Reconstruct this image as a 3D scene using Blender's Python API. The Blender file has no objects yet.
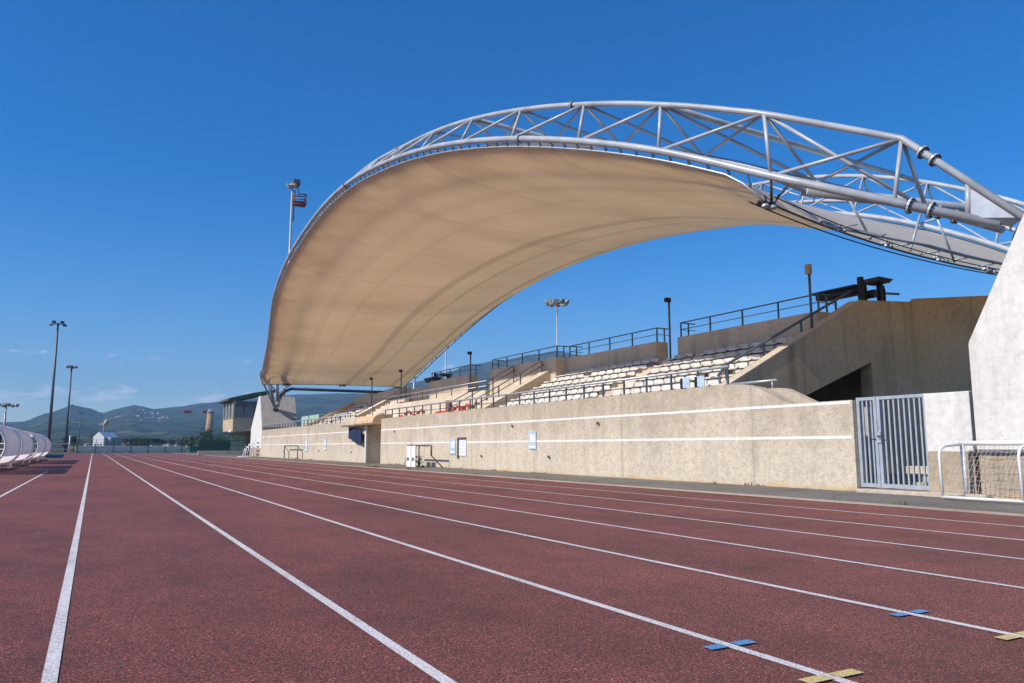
import bpy, bmesh, math, random
from mathutils import Vector, Matrix, noise as mnoise
R = math.radians
random.seed(7)
sc = bpy.context.scene
col = sc.collection

# ------------------------------------------------------------------ materials
def new_mat(name):
    m = bpy.data.materials.new(name); m.use_nodes = True
    nt = m.node_tree
    return m, nt, nt.nodes, nt.links, nt.nodes['Principled BSDF']

def N(nt, t, **kw):
    n = nt.nodes.new(t)
    for k, v in kw.items():
        if k in n.inputs.keys() if hasattr(n.inputs, 'keys') else False:
            n.inputs[k].default_value = v
        else:
            setattr(n, k, v)
    return n

def noise(nt, coord, scale, detail=4, rough=.55, stretch=None):
    n = nt.nodes.new('ShaderNodeTexNoise')
    n.inputs['Scale'].default_value = scale; n.inputs['Detail'].default_value = detail; n.inputs['Roughness'].default_value = rough
    if stretch:
        mp = nt.nodes.new('ShaderNodeMapping'); mp.inputs['Scale'].default_value = stretch
        nt.links.new(coord, mp.inputs['Vector']); nt.links.new(mp.outputs['Vector'], n.inputs['Vector'])
    else:
        nt.links.new(coord, n.inputs['Vector'])
    return n.outputs['Fac']

def ramp(nt, fac, stops):
    r = nt.nodes.new('ShaderNodeValToRGB'); e = r.color_ramp.elements
    while len(e) < len(stops): e.new(.5)
    for i, (p, c) in enumerate(stops):
        e[i].position = p; e[i].color = c if len(c) == 4 else (*c, 1)
    nt.links.new(fac, r.inputs['Fac']); return r.outputs['Color']

def mix(nt, fac, a, b, mode='MIX'):
    m = nt.nodes.new('ShaderNodeMix'); m.data_type = 'RGBA'; m.blend_type = mode
    def put(s, v):
        if hasattr(v, 'links'): nt.links.new(v, s)
        elif isinstance(v, (int, float)): s.default_value = v
        else: s.default_value = (*v, 1)
    put(m.inputs[0], fac); put(m.inputs[6], a); put(m.inputs[7], b)
    return m.outputs[2]

def math_n(nt, op, a, b=None):
    m = nt.nodes.new('ShaderNodeMath'); m.operation = op
    for i, v in enumerate((a, b)):
        if v is None: continue
        if hasattr(v, 'links'): nt.links.new(v, m.inputs[i])
        else: m.inputs[i].default_value = v
    return m.outputs[0]

def coords(nt, kind='Object'):
    return nt.nodes.new('ShaderNodeTexCoord').outputs[kind]

def geopos(nt):
    return nt.nodes.new('ShaderNodeNewGeometry').outputs['Position']

def bump(nt, bsdf, h, strength=.3, dist=.01):
    b = nt.nodes.new('ShaderNodeBump'); b.inputs['Strength'].default_value = strength; b.inputs['Distance'].default_value = dist
    nt.links.new(h, b.inputs['Height']); nt.links.new(b.outputs['Normal'], bsdf.inputs['Normal'])

def simple(name, c, rough=.6, metal=0., var=.18, scale=3., bumps=0., c2=None, spec=None):
    """a base colour that varies a little in patches, with a trace of dirt"""
    m, nt, nd, lk, bs = new_mat(name)
    p = geopos(nt)
    f = noise(nt, p, scale, 5)
    d = c2 or tuple(x * (1 - var) for x in c)
    lt = tuple(min(1, x * (1 + var * .6)) for x in c)
    colr = ramp(nt, f, [(.3, d), (.55, c), (.75, lt)])
    lk.new(colr, bs.inputs['Base Color'])
    bs.inputs['Roughness'].default_value = rough; bs.inputs['Metallic'].default_value = metal
    if spec is not None: bs.inputs['Specular IOR Level'].default_value = spec
    if bumps: bump(nt, bs, noise(nt, p, scale * 14, 3), bumps)
    return m

def concrete(name, c, streak=.35, pebble=0., joint=None, patch=.15, rough=.85, dirt=(.10, .085, .07), pits=0., foot=False):
    m, nt, nd, lk, bs = new_mat(name)
    p = geopos(nt)
    big = noise(nt, p, .55, 5, .6)
    fine = noise(nt, p, 9, 6, .65)
    k = ramp(nt, big, [(.3, tuple(x * (1 - patch) for x in c)), (.5, c), (.72, tuple(min(1, x * (1 + patch * .7)) for x in c))])
    k = mix(nt, .5, k, ramp(nt, fine, [(.3, (.62, .6, .58)), (.6, (1, 1, 1))]), 'MULTIPLY')
    h = fine
    if pebble:
        v = nt.nodes.new('ShaderNodeTexVoronoi'); v.inputs['Scale'].default_value = 34; lk.new(p, v.inputs['Vector'])
        cell = ramp(nt, v.outputs['Color'], [(.15, (.62, .58, .52)), (.5, (1, 1, 1)), (.9, (1.0, .93, .8))])
        k = mix(nt, pebble, k, cell, 'MULTIPLY')
        v2 = nt.nodes.new('ShaderNodeTexVoronoi'); v2.inputs['Scale'].default_value = 13; lk.new(p, v2.inputs['Vector'])
        k = mix(nt, pebble * .6, k, ramp(nt, v2.outputs['Color'], [(.1, (.72, .68, .62)), (.6, (1, 1, 1))]), 'MULTIPLY')
        h = v.outputs['Distance']
    if streak:
        s = noise(nt, p, 1.0, 6, .65, (2.2, 2.2, .16))
        s2 = noise(nt, p, 1.0, 5, .6, (6, 6, .35))
        msk = ramp(nt, s, [(.5, (0, 0, 0)), (.74, (streak,) * 3)])
        k = mix(nt, msk, k, dirt)
        msk2 = ramp(nt, s2, [(.56, (0, 0, 0)), (.8, (streak * .7,) * 3)])
        k = mix(nt, math_n(nt, 'MULTIPLY', msk2, .45), k, tuple(x * 1.4 for x in dirt))
    if joint:
        sx = nt.nodes.new('ShaderNodeSeparateXYZ'); lk.new(p, sx.inputs[0])
        ax, per, off = joint[:3]
        a = math_n(nt, 'DIVIDE', math_n(nt, 'SUBTRACT', sx.outputs[ax], off), per)
        wob = math_n(nt, 'MULTIPLY', math_n(nt, 'SUBTRACT', noise(nt, p, 2.5, 3), .5), .03)
        fr = math_n(nt, 'FRACT', math_n(nt, 'ADD', a, wob))
        dd = math_n(nt, 'ABSOLUTE', math_n(nt, 'SUBTRACT', fr, .5))
        la = joint[3] if len(joint) > 3 else .6
        line = ramp(nt, dd, [(.0, (la,) * 3), (.004, (la,) * 3), (.012, (la * .25,) * 3), (.03, (0, 0, 0))])
        k = mix(nt, line, k, tuple(x * .55 for x in c))
    if foot:
        sz = nt.nodes.new('ShaderNodeSeparateXYZ'); lk.new(p, sz.inputs[0])
        e = math_n(nt, 'SUBTRACT', math_n(nt, 'ADD', noise(nt, p, 1.7, 5, .7), math_n(nt, 'MULTIPLY', noise(nt, p, 7, 3), .3)), math_n(nt, 'MULTIPLY', sz.outputs[2], 2.6))
        e3 = math_n(nt, 'ADD', math_n(nt, 'ADD', noise(nt, p, .9, 6, .7), math_n(nt, 'MULTIPLY', noise(nt, p, 1, 5, .6, (3, 3, .5)), .35)), math_n(nt, 'MULTIPLY', math_n(nt, 'SUBTRACT', sz.outputs[2], 1.1), .17))
        k = mix(nt, ramp(nt, e3, [(.62, (0, 0, 0)), (.86, (.4,) * 3)]), k, (.27, .215, .15))
        k = mix(nt, ramp(nt, e, [(.40, (0, 0, 0)), (.56, (.7,) * 3)]), k, (.60, .40, .19))
        e2 = math_n(nt, 'SUBTRACT', noise(nt, p, 3.1, 5, .7), math_n(nt, 'MULTIPLY', sz.outputs[2], 4.0))
        k = mix(nt, ramp(nt, e2, [(.34, (0, 0, 0)), (.5, (.5,) * 3)]), k, (.20, .18, .14))
    if pits:
        v = nt.nodes.new('ShaderNodeTexVoronoi'); v.inputs['Scale'].default_value = 6; lk.new(p, v.inputs['Vector'])
        k = mix(nt, ramp(nt, v.outputs['Distance'], [(.05, (pits,) * 3), (.1, (0, 0, 0))]), k, (.12, .11, .1))
    lk.new(k, bs.inputs['Base Color'])
    bs.inputs['Roughness'].default_value = rough; bs.inputs['Specular IOR Level'].default_value = .25
    bump(nt, bs, h, .35 if pebble else .2, .012)
    return m

M = {}
def track_mat():
    m, nt, nd, lk, bs = new_mat('rubber_track')
    p = geopos(nt)
    g1 = noise(nt, p, 115, 4, .8); g2 = noise(nt, p, 40, 4, .75)
    v = nt.nodes.new('ShaderNodeTexVoronoi'); v.inputs['Scale'].default_value = 100; lk.new(p, v.inputs['Vector'])
    va = nt.nodes.new('ShaderNodeTexVoronoi'); va.inputs['Scale'].default_value = 150; lk.new(p, va.inputs['Vector'])
    base = ramp(nt, g1, [(.38, (.012, .003, .003)), (.46, (.10, .022, .017)), (.54, (.215, .053, .041)), (.63, (.68, .29, .24))])
    base = mix(nt, .6, base, ramp(nt, g2, [(.32, (.4, .36, .38)), (.5, (1, 1, 1)), (.68, (1.6, 1.45, 1.4))]), 'MULTIPLY')
    base = mix(nt, .85, base, ramp(nt, v.outputs['Color'], [(.08, (.2, .17, .18)), (.34, (.85, .83, .83)), (.72, (1.2, 1.15, 1.1)), (.93, (2.1, 1.9, 1.8))]), 'MULTIPLY')
    base = mix(nt, .7, base, ramp(nt, va.outputs['Color'], [(.1, (.35, .3, .3)), (.4, (1, 1, 1)), (.9, (1.5, 1.4, 1.35))]), 'MULTIPLY')
    # wear: broad pale and dark patches, long along the lanes
    w = noise(nt, p, 1, 6, .65, (.7, .35, 1)); w2 = noise(nt, p, 2.4, 6, .7)
    base = mix(nt, .8, base, ramp(nt, w, [(.32, (.55, .52, .53)), (.5, (1, 1, 1)), (.68, (1.4, 1.36, 1.34))]), 'MULTIPLY')
    base = mix(nt, .7, base, ramp(nt, w2, [(.3, (.62, .6, .6)), (.6, (1.12, 1.12, 1.12))]), 'MULTIPLY')
    # scattered pale crumbs
    v2 = nt.nodes.new('ShaderNodeTexVoronoi'); v2.inputs['Scale'].default_value = 16; lk.new(p, v2.inputs['Vector'])
    cr = math_n(nt, 'MULTIPLY', math_n(nt, 'LESS_THAN', v2.outputs['Distance'], .075), math_n(nt, 'GREATER_THAN', noise(nt, p, 3.2, 2), .52))
    base = mix(nt, math_n(nt, 'MULTIPLY', cr, .6), base, (.42, .33, .30))
    lk.new(base, bs.inputs['Base Color'])
    bs.inputs['Roughness'].default_value = .8; bs.inputs['Specular IOR Level'].default_value = .3
    bs.inputs['Sheen Weight'].default_value = .11; bs.inputs['Sheen Roughness'].default_value = .5; bs.inputs['Sheen Tint'].default_value = (1, .64, .56, 1)
    bump(nt, bs, g1, .8, .008)
    return m
M['track'] = track_mat()

def paint_mat(name, c, wear=.5, under=(.10, .035, .03)):
    m, nt, nd, lk, bs = new_mat(name)
    p = geopos(nt)
    a = noise(nt, p, 130, 3, .7); b = noise(nt, p, 1.3, 4)
    t = math_n(nt, 'ADD', a, math_n(nt, 'MULTIPLY', math_n(nt, 'SUBTRACT', b, .5), .22))
    k = ramp(nt, t, [(.30 + .04 * wear, under), (.37 + .05 * wear, tuple(x * .62 for x in c)), (.55, c)])
    lk.new(k, bs.inputs['Base Color']); bs.inputs['Roughness'].default_value = .75
    bump(nt, bs, a, .8, .005)
    return m
M['line'] = paint_mat('lane_paint', (.84, .785, .75), .7)
M['line_old'] = paint_mat('faded_paint', (.50, .42, .37), 1.6)
M['blue_mark'] = paint_mat('blue_paint', (.13, .35, .64), .7)
M['yellow_mark'] = paint_mat('yellow_paint', (.80, .62, .25), .7)

M['wall'] = concrete('washed_concrete', (.69, .605, .485), .20, pebble=.5, joint=(1, 4.55, 5.0), patch=.06, foot=True)
M['lowwall'] = concrete('cream_concrete', (.58, .50, .40), .3, pebble=.3)
M['stand'] = concrete('stand_concrete', (.60, .52, .41), .3)
M['riser'] = concrete('riser_concrete', (.68, .60, .48), .3)
M['brown'] = concrete('brown_concrete', (.68, .48, .30), .5, patch=.2, dirt=(.07, .055, .04))
M['parapet'] = concrete('parapet_concrete', (.64, .53, .40), .4, patch=.15)
M['pier'] = concrete('whitened_concrete', (.76, .74, .70), .34, joint=(2, .62, 1.86, .22), patch=.05, rough=.7, pits=.35, dirt=(.36, .32, .27))
M['pier_foot'] = concrete('bare_concrete', (.50, .41, .31), .5, pebble=.4, foot=True)
M['apron'] = concrete('worn_asphalt', (.19, .175, .155), 0, patch=.3)
M['kerb'] = concrete('kerb_concrete', (.44, .36, .29), 0, patch=.25)
M['white'] = simple('white_paint', (.80, .80, .79), .5, var=.12, scale=2)
M['stripe'] = simple('white_stripe_paint', (.82, .80, .76), .7, var=.14, scale=5)
M['steel'] = simple('painted_steel', (.45, .475, .51), .36, .0, .14, 1.6, c2=(.32, .34, .36), spec=.6)
M['galv'] = simple('galvanised_steel', (.44, .485, .53), .42, .25, .18, 6)
M['rail'] = simple('blue_grey_rail', (.10, .125, .155), .45, .2, .2, 4)
M['railtop'] = simple('pale_rail_tube', (.42, .46, .50), .4, .35, .12, 4)
M['dark'] = simple('dark_steel', (.022, .024, .028), .5, .3, .2, 4)
M['pole'] = simple('grey_pole', (.13, .14, .16), .5, .4, .2, 2)
M['palepole'] = simple('pale_pole', (.48, .46, .43), .5, .2, .15, 2)
M['seat'] = simple('white_seat_plastic', (.66, .635, .59), .5, 0, .22, 3)
M['redseat'] = simple('red_seat_plastic', (.55, .06, .05), .45, 0, .2, 6)
M['tarp'] = simple('dark_blue_cloth', (.008, .025, .075), .8, 0, .35, 6)
def dugout_mat():
    m, nt, nd, lk, bs = new_mat('white_fibreglass')
    p = geopos(nt); g_ = nt.nodes.new('ShaderNodeSeparateXYZ'); lk.new(coords(nt, 'Generated'), g_.inputs[0])
    k = ramp(nt, noise(nt, p, 1.5, 5), [(.3, (.66, .63, .64)), (.6, (.78, .76, .77))])
    st_ = math_n(nt, 'ADD', g_.outputs[1], math_n(nt, 'MULTIPLY', math_n(nt, 'SUBTRACT', noise(nt, p, 1.2, 4), .5), .35))
    k = mix(nt, ramp(nt, st_, [(0, (.55,) * 3), (.10, (0, 0, 0)), (.74, (0, 0, 0)), (.98, (.35,) * 3)]), k, (.42, .29, .21))
    lk.new(k, bs.inputs['Base Color']); bs.inputs['Roughness'].default_value = .35
    tl = nt.nodes.new('ShaderNodeBsdfTranslucent'); tl.inputs[0].default_value = (.92, .86, .90, 1)
    ms = nt.nodes.new('ShaderNodeMixShader'); ms.inputs[0].default_value = .5; lk.new(bs.outputs[0], ms.inputs[1]); lk.new(tl.outputs[0], ms.inputs[2])
    lk.new(ms.outputs[0], nd['Material Output'].inputs['Surface'])
    return m
M['dugout'] = dugout_mat()
M['dugout_band'] = simple('stained_joint', (.36, .27, .20), .6, 0, .3, 4)
M['green_roof'] = simple('green_sheet', (.055, .085, .05), .6)
M['press_wall'] = concrete('ochre_render', (.58, .46, .31), .2)
M['brownframe'] = simple('brown_frame', (.16, .11, .075), .6)
M['fence_green'] = simple('green_mesh', (.025, .13, .10), .6, 0, .3, 5)
M['pale_green'] = simple('pale_green_panel', (.42, .56, .46), .6)
M['brick'] = simple('chimney_brick', (.42, .27, .16), .9, 0, .3, 1.0)
M['red'] = simple('red_paint', (.36, .05, .055), .5)
M['lightred'] = simple('faded_red_paint', (.26, .09, .08), .5)
M['concrete_grey'] = concrete('grey_concrete', (.52, .475, .415), .3)
M['bluepanel'] = simple('pale_blue_panel', (.45, .60, .72), .5, 0, .2, 9)
M['bark'] = simple('bark', (.09, .065, .045), .9)
M['sill'] = simple('grey_trim', (.30, .30, .29), .6)
M['roof_tile'] = simple('terracotta_tile', (.42, .19, .11), .85)
M['house'] = simple('pale_render', (.62, .575, .50), .8)
M['mat_blue'] = simple('blue_vinyl', (.03, .10, .22), .5)
M['net'] = simple('net_cord', (.55, .52, .47), .9)
def glass_mat():
    m, nt, nd, lk, bs = new_mat('window_glass')
    bs.inputs['Base Color'].default_value = (.10, .17, .22, 1); bs.inputs['Roughness'].default_value = .06
    bs.inputs['Specular IOR Level'].default_value = .9; bs.inputs['Metallic'].default_value = .35
    return m
M['glass'] = glass_mat()

def leaf_mat(name, a, b):
    m, nt, nd, lk, bs = new_mat(name)
    p = geopos(nt)
    k = ramp(nt, noise(nt, p, 1.3, 3), [(.3, a), (.7, b)])
    oi = nt.nodes.new('ShaderNodeObjectInfo')
    k = mix(nt, .5, k, ramp(nt, oi.outputs['Random'], [(0, (.7, .75, .7)), (1, (1.25, 1.15, 1.0))]), 'MULTIPLY')
    lk.new(k, bs.inputs['Base Color']); bs.inputs['Roughness'].default_value = .65
    return m
M['leaf'] = leaf_mat('leaf_green', (.03, .055, .02), (.075, .11, .035))
M['leaf2'] = leaf_mat('leaf_dark', (.018, .035, .018), (.05, .075, .03))
M['weed'] = leaf_mat('weed_green', (.06, .10, .02), (.16, .19, .05))

def membrane_mat(name, tc, dc, wt, k_):
    m = bpy.data.materials.new(name); m.use_nodes = True
    nt = m.node_tree; lk = nt.links
    for n in list(nt.nodes): nt.nodes.remove(n)
    out = nt.nodes.new('ShaderNodeOutputMaterial')
    uv = nt.nodes.new('ShaderNodeUVMap'); uv.uv_map = 'UVMap'
    sx = nt.nodes.new('ShaderNodeSeparateXYZ'); lk.new(uv.outputs['UV'], sx.inputs[0])
    u, v = sx.outputs[0], sx.outputs[1]
    p = geopos(nt)
    tot = None
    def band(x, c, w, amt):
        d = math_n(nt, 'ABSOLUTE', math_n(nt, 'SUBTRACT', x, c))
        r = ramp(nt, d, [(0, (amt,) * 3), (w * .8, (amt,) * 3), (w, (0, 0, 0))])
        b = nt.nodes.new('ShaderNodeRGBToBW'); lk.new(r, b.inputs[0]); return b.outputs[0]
    bands = [band(u, .205, .022, .16), band(u, .315, .012, .14), band(u, .565, .02, .42), band(u, .675, .011, .34), band(u, .90, .018, .5), band(u, .965, .012, .3)]  # truss chord shadows painted in as darker bands along the arch
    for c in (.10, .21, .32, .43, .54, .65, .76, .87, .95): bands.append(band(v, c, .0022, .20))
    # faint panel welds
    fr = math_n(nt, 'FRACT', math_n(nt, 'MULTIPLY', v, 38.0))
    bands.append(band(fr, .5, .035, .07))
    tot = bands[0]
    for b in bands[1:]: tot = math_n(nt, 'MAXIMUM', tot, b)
    mott = ramp(nt, noise(nt, p, .35, 5), [(.3, (.88, .87, .85)), (.7, (1.0, 1.0, 1.0))])
    fibre = ramp(nt, noise(nt, p, 1, 4, .6, (.4, 6, .4)), [(.3, (.92, .92, .92)), (.7, (1.03, 1.03, 1.03))])
    mott = mix(nt, .6, mott, fibre, 'MULTIPLY')
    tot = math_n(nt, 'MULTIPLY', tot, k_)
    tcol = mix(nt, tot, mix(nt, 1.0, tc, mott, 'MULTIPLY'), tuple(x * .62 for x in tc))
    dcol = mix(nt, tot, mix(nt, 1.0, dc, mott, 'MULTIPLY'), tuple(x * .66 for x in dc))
    dif = nt.nodes.new('ShaderNodeBsdfDiffuse'); tr = nt.nodes.new('ShaderNodeBsdfTranslucent')
    lk.new(dcol, dif.inputs[0]); lk.new(tcol, tr.inputs[0])
    mx = nt.nodes.new('ShaderNodeMixShader'); mx.inputs[0].default_value = wt
    lk.new(dif.outputs[0], mx.inputs[1]); lk.new(tr.outputs[0], mx.inputs[2])
    gl = nt.nodes.new('ShaderNodeBsdfGlossy'); gl.inputs['Roughness'].default_value = .35; gl.inputs['Color'].default_value = (.9, .9, .9, 1)
    lw = nt.nodes.new('ShaderNodeLayerWeight'); lw.inputs['Blend'].default_value = .25
    mx2 = nt.nodes.new('ShaderNodeMixShader'); lk.new(math_n(nt, 'MULTIPLY', math_n(nt, 'POWER', lw.outputs['Facing'], 3.0), .45), mx2.inputs[0])
    lk.new(mx.outputs[0], mx2.inputs[1]); lk.new(gl.outputs[0], mx2.inputs[2])
    lk.new(mx2.outputs[0], out.inputs['Surface'])
    return m
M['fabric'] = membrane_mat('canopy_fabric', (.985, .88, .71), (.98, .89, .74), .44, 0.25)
M['diffuser'] = membrane_mat('canopy_diffuser', (.995, .80, .585), (.86, .70, .53), .85, 1.4)

# ------------------------------------------------------------------ mesh builder
class MB:
    def __init__(s): s.v = []; s.f = []; s.sm = []
    def add(s, vs, fs, smooth=False):
        o = len(s.v); s.v += [tuple(x) for x in vs]
        for f in fs: s.f.append(tuple(i + o for i in f)); s.sm.append(smooth)
        return s
    def box(s, a, b):
        x0, x1 = sorted((a[0], b[0])); y0, y1 = sorted((a[1], b[1])); z0, z1 = sorted((a[2], b[2]))
        vs = [(x, y, z) for x in (x0, x1) for y in (y0, y1) for z in (z0, z1)]
        return s.add(vs, [(0, 1, 3, 2), (4, 6, 7, 5), (0, 4, 5, 1), (2, 3, 7, 6), (0, 2, 6, 4), (1, 5, 7, 3)])
    def bbox(s, a, b, bev=.01):
        """box with bevelled edges"""
        x0, x1 = sorted((a[0], b[0])); y0, y1 = sorted((a[1], b[1])); z0, z1 = sorted((a[2], b[2]))
        bm = bmesh.new(); bmesh.ops.create_cube(bm, size=1)
        for v in bm.verts: v.co = Vector(((x0 + x1) / 2 + v.co.x * (x1 - x0), (y0 + y1) / 2 + v.co.y * (y1 - y0), (z0 + z1) / 2 + v.co.z * (z1 - z0)))
        bev = min(bev, .45 * min(x1 - x0, y1 - y0, z1 - z0))
        bmesh.ops.bevel(bm, geom=bm.edges[:], offset=bev, segments=2, affect='EDGES', profile=.5)
        return s.bm(bm)
    def bm(s, bm, smooth=False):
        bm.verts.index_update()
        s.add([v.co[:] for v in bm.verts], [[v.index for v in f.verts] for f in bm.faces], smooth); bm.free(); return s
    def prism(s, poly, axis, a, b):
        """poly: 2D outline in the plane normal to axis ('x': (y,z), 'y': (x,z), 'z': (x,y)), extruded from a to b"""
        n = len(poly)
        def P(p, t): return {'x': (t, p[0], p[1]), 'y': (p[0], t, p[1]), 'z': (p[0], p[1], t)}[axis]
        vs = [P(p, a) for p in poly] + [P(p, b) for p in poly]
        fs = [tuple(range(n)), tuple(range(2 * n - 1, n - 1, -1))] + [(i, i + n, (i + 1) % n + n, (i + 1) % n) for i in range(n)]
        return s.add(vs, fs)
    def tube(s, pts, r, n=8, caps=True, smooth=True):
        pts = [Vector(p) for p in pts]; rs = r if isinstance(r, (list, tuple)) else [r] * len(pts)
        vs = []; prev = None
        for i, p in enumerate(pts):
            t = (pts[min(i + 1, len(pts) - 1)] - pts[max(i - 1, 0)]).normalized()
            if prev is None:
                up = Vector((0, 0, 1)) if abs(t.z) < .9 else Vector((1, 0, 0)); a = t.cross(up).normalized()
            else: a = (prev - t * prev.dot(t)).normalized()
            prev = a; b = t.cross(a)
            k = 1.0
            if 0 < i < len(pts) - 1:
                c = (pts[i + 1] - p).normalized().dot((p - pts[i - 1]).normalized()); k = 1 / max(.5, math.sqrt(max(0.01, (1 + c) / 2)))
            for j in range(n):
                w = 2 * math.pi * (j + .5) / n; vs.append(p + (a * math.cos(w) + b * math.sin(w)) * rs[i])
        fs = [(i * n + j, i * n + (j + 1) % n, (i + 1) * n + (j + 1) % n, (i + 1) * n + j) for i in range(len(pts) - 1) for j in range(n)]
        s.add(vs, fs, smooth)
        if caps:
            o = len(s.v) - len(vs); m = len(vs)
            s.f.append(tuple(o + j for j in reversed(range(n)))); s.sm.append(False)
            s.f.append(tuple(o + m - n + j for j in range(n))); s.sm.append(False)
        return s
    def bar(s, a, b, w, h=None):
        """square bar between two points"""
        h = h or w; a = Vector(a); b = Vector(b); t = (b - a).normalized()
        up = Vector((0, 0, 1)) if abs(t.z) < .95 else Vector((0, 1, 0))
        x = t.cross(up).normalized() * w / 2; y = t.cross(x).normalized() * h / 2
        vs = [q + i * x + j * y for q in (a, b) for i, j in ((-1, -1), (1, -1), (1, 1), (-1, 1))]
        return s.add(vs, [(0, 3, 2, 1), (4, 5, 6, 7)] + [(i, (i + 1) % 4, (i + 1) % 4 + 4, i + 4) for i in range(4)])
    def disc(s, c, d, r, th, n=16):
        c = Vector(c); d = Vector(d).normalized(); return s.tube([c - d * th / 2, c + d * th / 2], r, n, True, False)
    def build(s, name, mat, parent=None, uv=None):
        off = Vector((0, 0, 0)); o = parent
        while o is not None: off += o.location; o = o.parent
        me = bpy.data.meshes.new(name)
        me.from_pydata([tuple(Vector(v) - off) for v in s.v], [], s.f)
        for p, m in zip(me.polygons, s.sm): p.use_smooth = m
        me.update()
        bm = bmesh.new(); bm.from_mesh(me); bmesh.ops.recalc_face_normals(bm, faces=bm.faces[:]); bm.to_mesh(me); bm.free()
        ob = bpy.data.objects.new(name, me); col.objects.link(ob)
        if mat: me.materials.append(M[mat] if isinstance(mat, str) else mat)
        if parent: ob.parent = parent
        return ob

def thing(name, label, cat, loc=(0, 0, 0), group=None):
    o = bpy.data.objects.new(name, None); o.empty_display_size = .2; col.objects.link(o)
    o.location = loc; o['label'] = label; o['category'] = cat
    if group: o['group'] = group
    return o
def tag(o, label, cat, group=None, kind=None):
    o['label'] = label; o['category'] = cat
    if group: o['group'] = group
    if kind: o['kind'] = kind
    return o
def struct(o, kind='structure'): o['kind'] = kind; return o
def copy_tree(o, parent=None):
    c = o.copy(); col.objects.link(c)
    if parent: c.parent = parent
    for ch in list(o.children): copy_tree(ch, c)
    return c

# ------------------------------------------------------------------ ground
W = 12.05          # plane of the front wall
def sheet(name, x0, x1, y0, y1, z, mat, nx=1, ny=1, parent=None):
    m = MB(); vs = []; fs = []
    for i in range(nx + 1):
        for j in range(ny + 1): vs.append((x0 + (x1 - x0) * i / nx, y0 + (y1 - y0) * j / ny, z))
    for i in range(nx):
        for j in range(ny):
            a = i * (ny + 1) + j; fs.append((a, a + ny + 1, a + ny + 2, a + 1))
    m.add(vs, fs); return m.build(name, mat, parent)

def field_mat():
    m, nt, nd, lk, bs = new_mat('open_ground')
    p = geopos(nt)
    k = ramp(nt, noise(nt, p, .012, 6, .6), [(.35, (.045, .06, .028)), (.52, (.075, .085, .035)), (.66, (.14, .12, .07))])
    k = mix(nt, .5, k, ramp(nt, noise(nt, p, .6, 5), [(.3, (.6, .6, .6)), (.7, (1.2, 1.2, 1.1))]), 'MULTIPLY')
    lk.new(k, bs.inputs['Base Color']); bs.inputs['Roughness'].default_value = .95; bs.inputs['Specular IOR Level'].default_value = .1
    return m
M['field'] = field_mat()
struct(sheet('ground', -5500, 5500, -900, 5500, -.03, 'field'))
tr = struct(sheet('running_track', -9, 9.72, -12, 119, 0, 'track'))
X0 = -.084
for n in range(-1, 8):
    x = X0 + 1.22 * n
    y1 = 30.5 if n == -1 else 118
    sheet('lane_line', x - .025, x + .025, -10, y1, .004, 'line', 1, 1, tr)
sheet('lane_line', X0 + 1.22 * 8 - .03, X0 + 1.22 * 8 + .03, -10, 118, .004, 'line_old', 1, 1, tr)
def mark(x0, x1, y, mat):
    sheet('relay_mark', x0, x1, y - .028, y + .028, .007, mat, 1, 1, tr)
mark(2.235, 2.33, 2.49, 'blue_mark'); mark(2.384, 2.485, 2.49, 'blue_mark')
mark(3.455, 3.55, 2.53, 'blue_mark'); mark(3.605, 3.70, 2.53, 'blue_mark')
mark(2.22, 2.345, 1.99, 'yellow_mark'); mark(2.375, 2.50, 1.99, 'yellow_mark')
mark(3.44, 3.56, 2.02, 'yellow_mark'); mark(3.595, 3.72, 2.02, 'yellow_mark')
k = MB().box((9.724, -12, -.02), (9.84, 119, .022)); struct(k.build('kerb', 'kerb'))
ap = MB(); ap.add([(9.84, -12, .012), (16.5, -12, .06), (16.5, 119, .06), (9.84, 119, .012)], [(0, 1, 2, 3)])
struct(ap.build('asphalt_apron', 'apron'))
pl = MB().bbox((W - .2, 7.0, 0), (W + .02, 8.0, .10), .02).bbox((W - .15, 8.0, 0), (W + .5, 9.3, .085), .02)
struct(pl.build('concrete_threshold', 'lowwall'))
struct(sheet('grass_strip', -9, -1.5, 66, 74, .006, 'weed'))

# weeds along the wall foot and the track edge
wd = MB(); rw = random.Random(3)
for i in range(330):
    if rw.random() < .55: bx, by = W - .03 - rw.random() * .12, rw.uniform(6.5, 60)
    else: bx, by = 9.86 + rw.random() * .12, rw.uniform(3, 50)
    cl = rw.random()
    if mnoise.noise(Vector((bx * .4, by * .45, 3))) < .08: continue
    for q in range(rw.randint(5, 14)):
        a = rw.uniform(0, 6.28); h = rw.uniform(.03, .10) * (1.4 if cl > .85 else .8); w = rw.uniform(.006, .014)
        x = bx + rw.gauss(0, .05); y = by + rw.gauss(0, .08); dx, dy = math.cos(a) * h * .6, math.sin(a) * h * .6
        wd.add([(x - w * math.sin(a), y + w * math.cos(a), .02), (x + w * math.sin(a), y - w * math.cos(a), .02), (x + dx, y + dy, .02 + h)], [(0, 1, 2)])
o = wd.build('weeds', 'weed'); struct(o, 'stuff'); o['label'] = 'low green weeds along the wall foot and track edge'; o['category'] = 'weeds'

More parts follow.
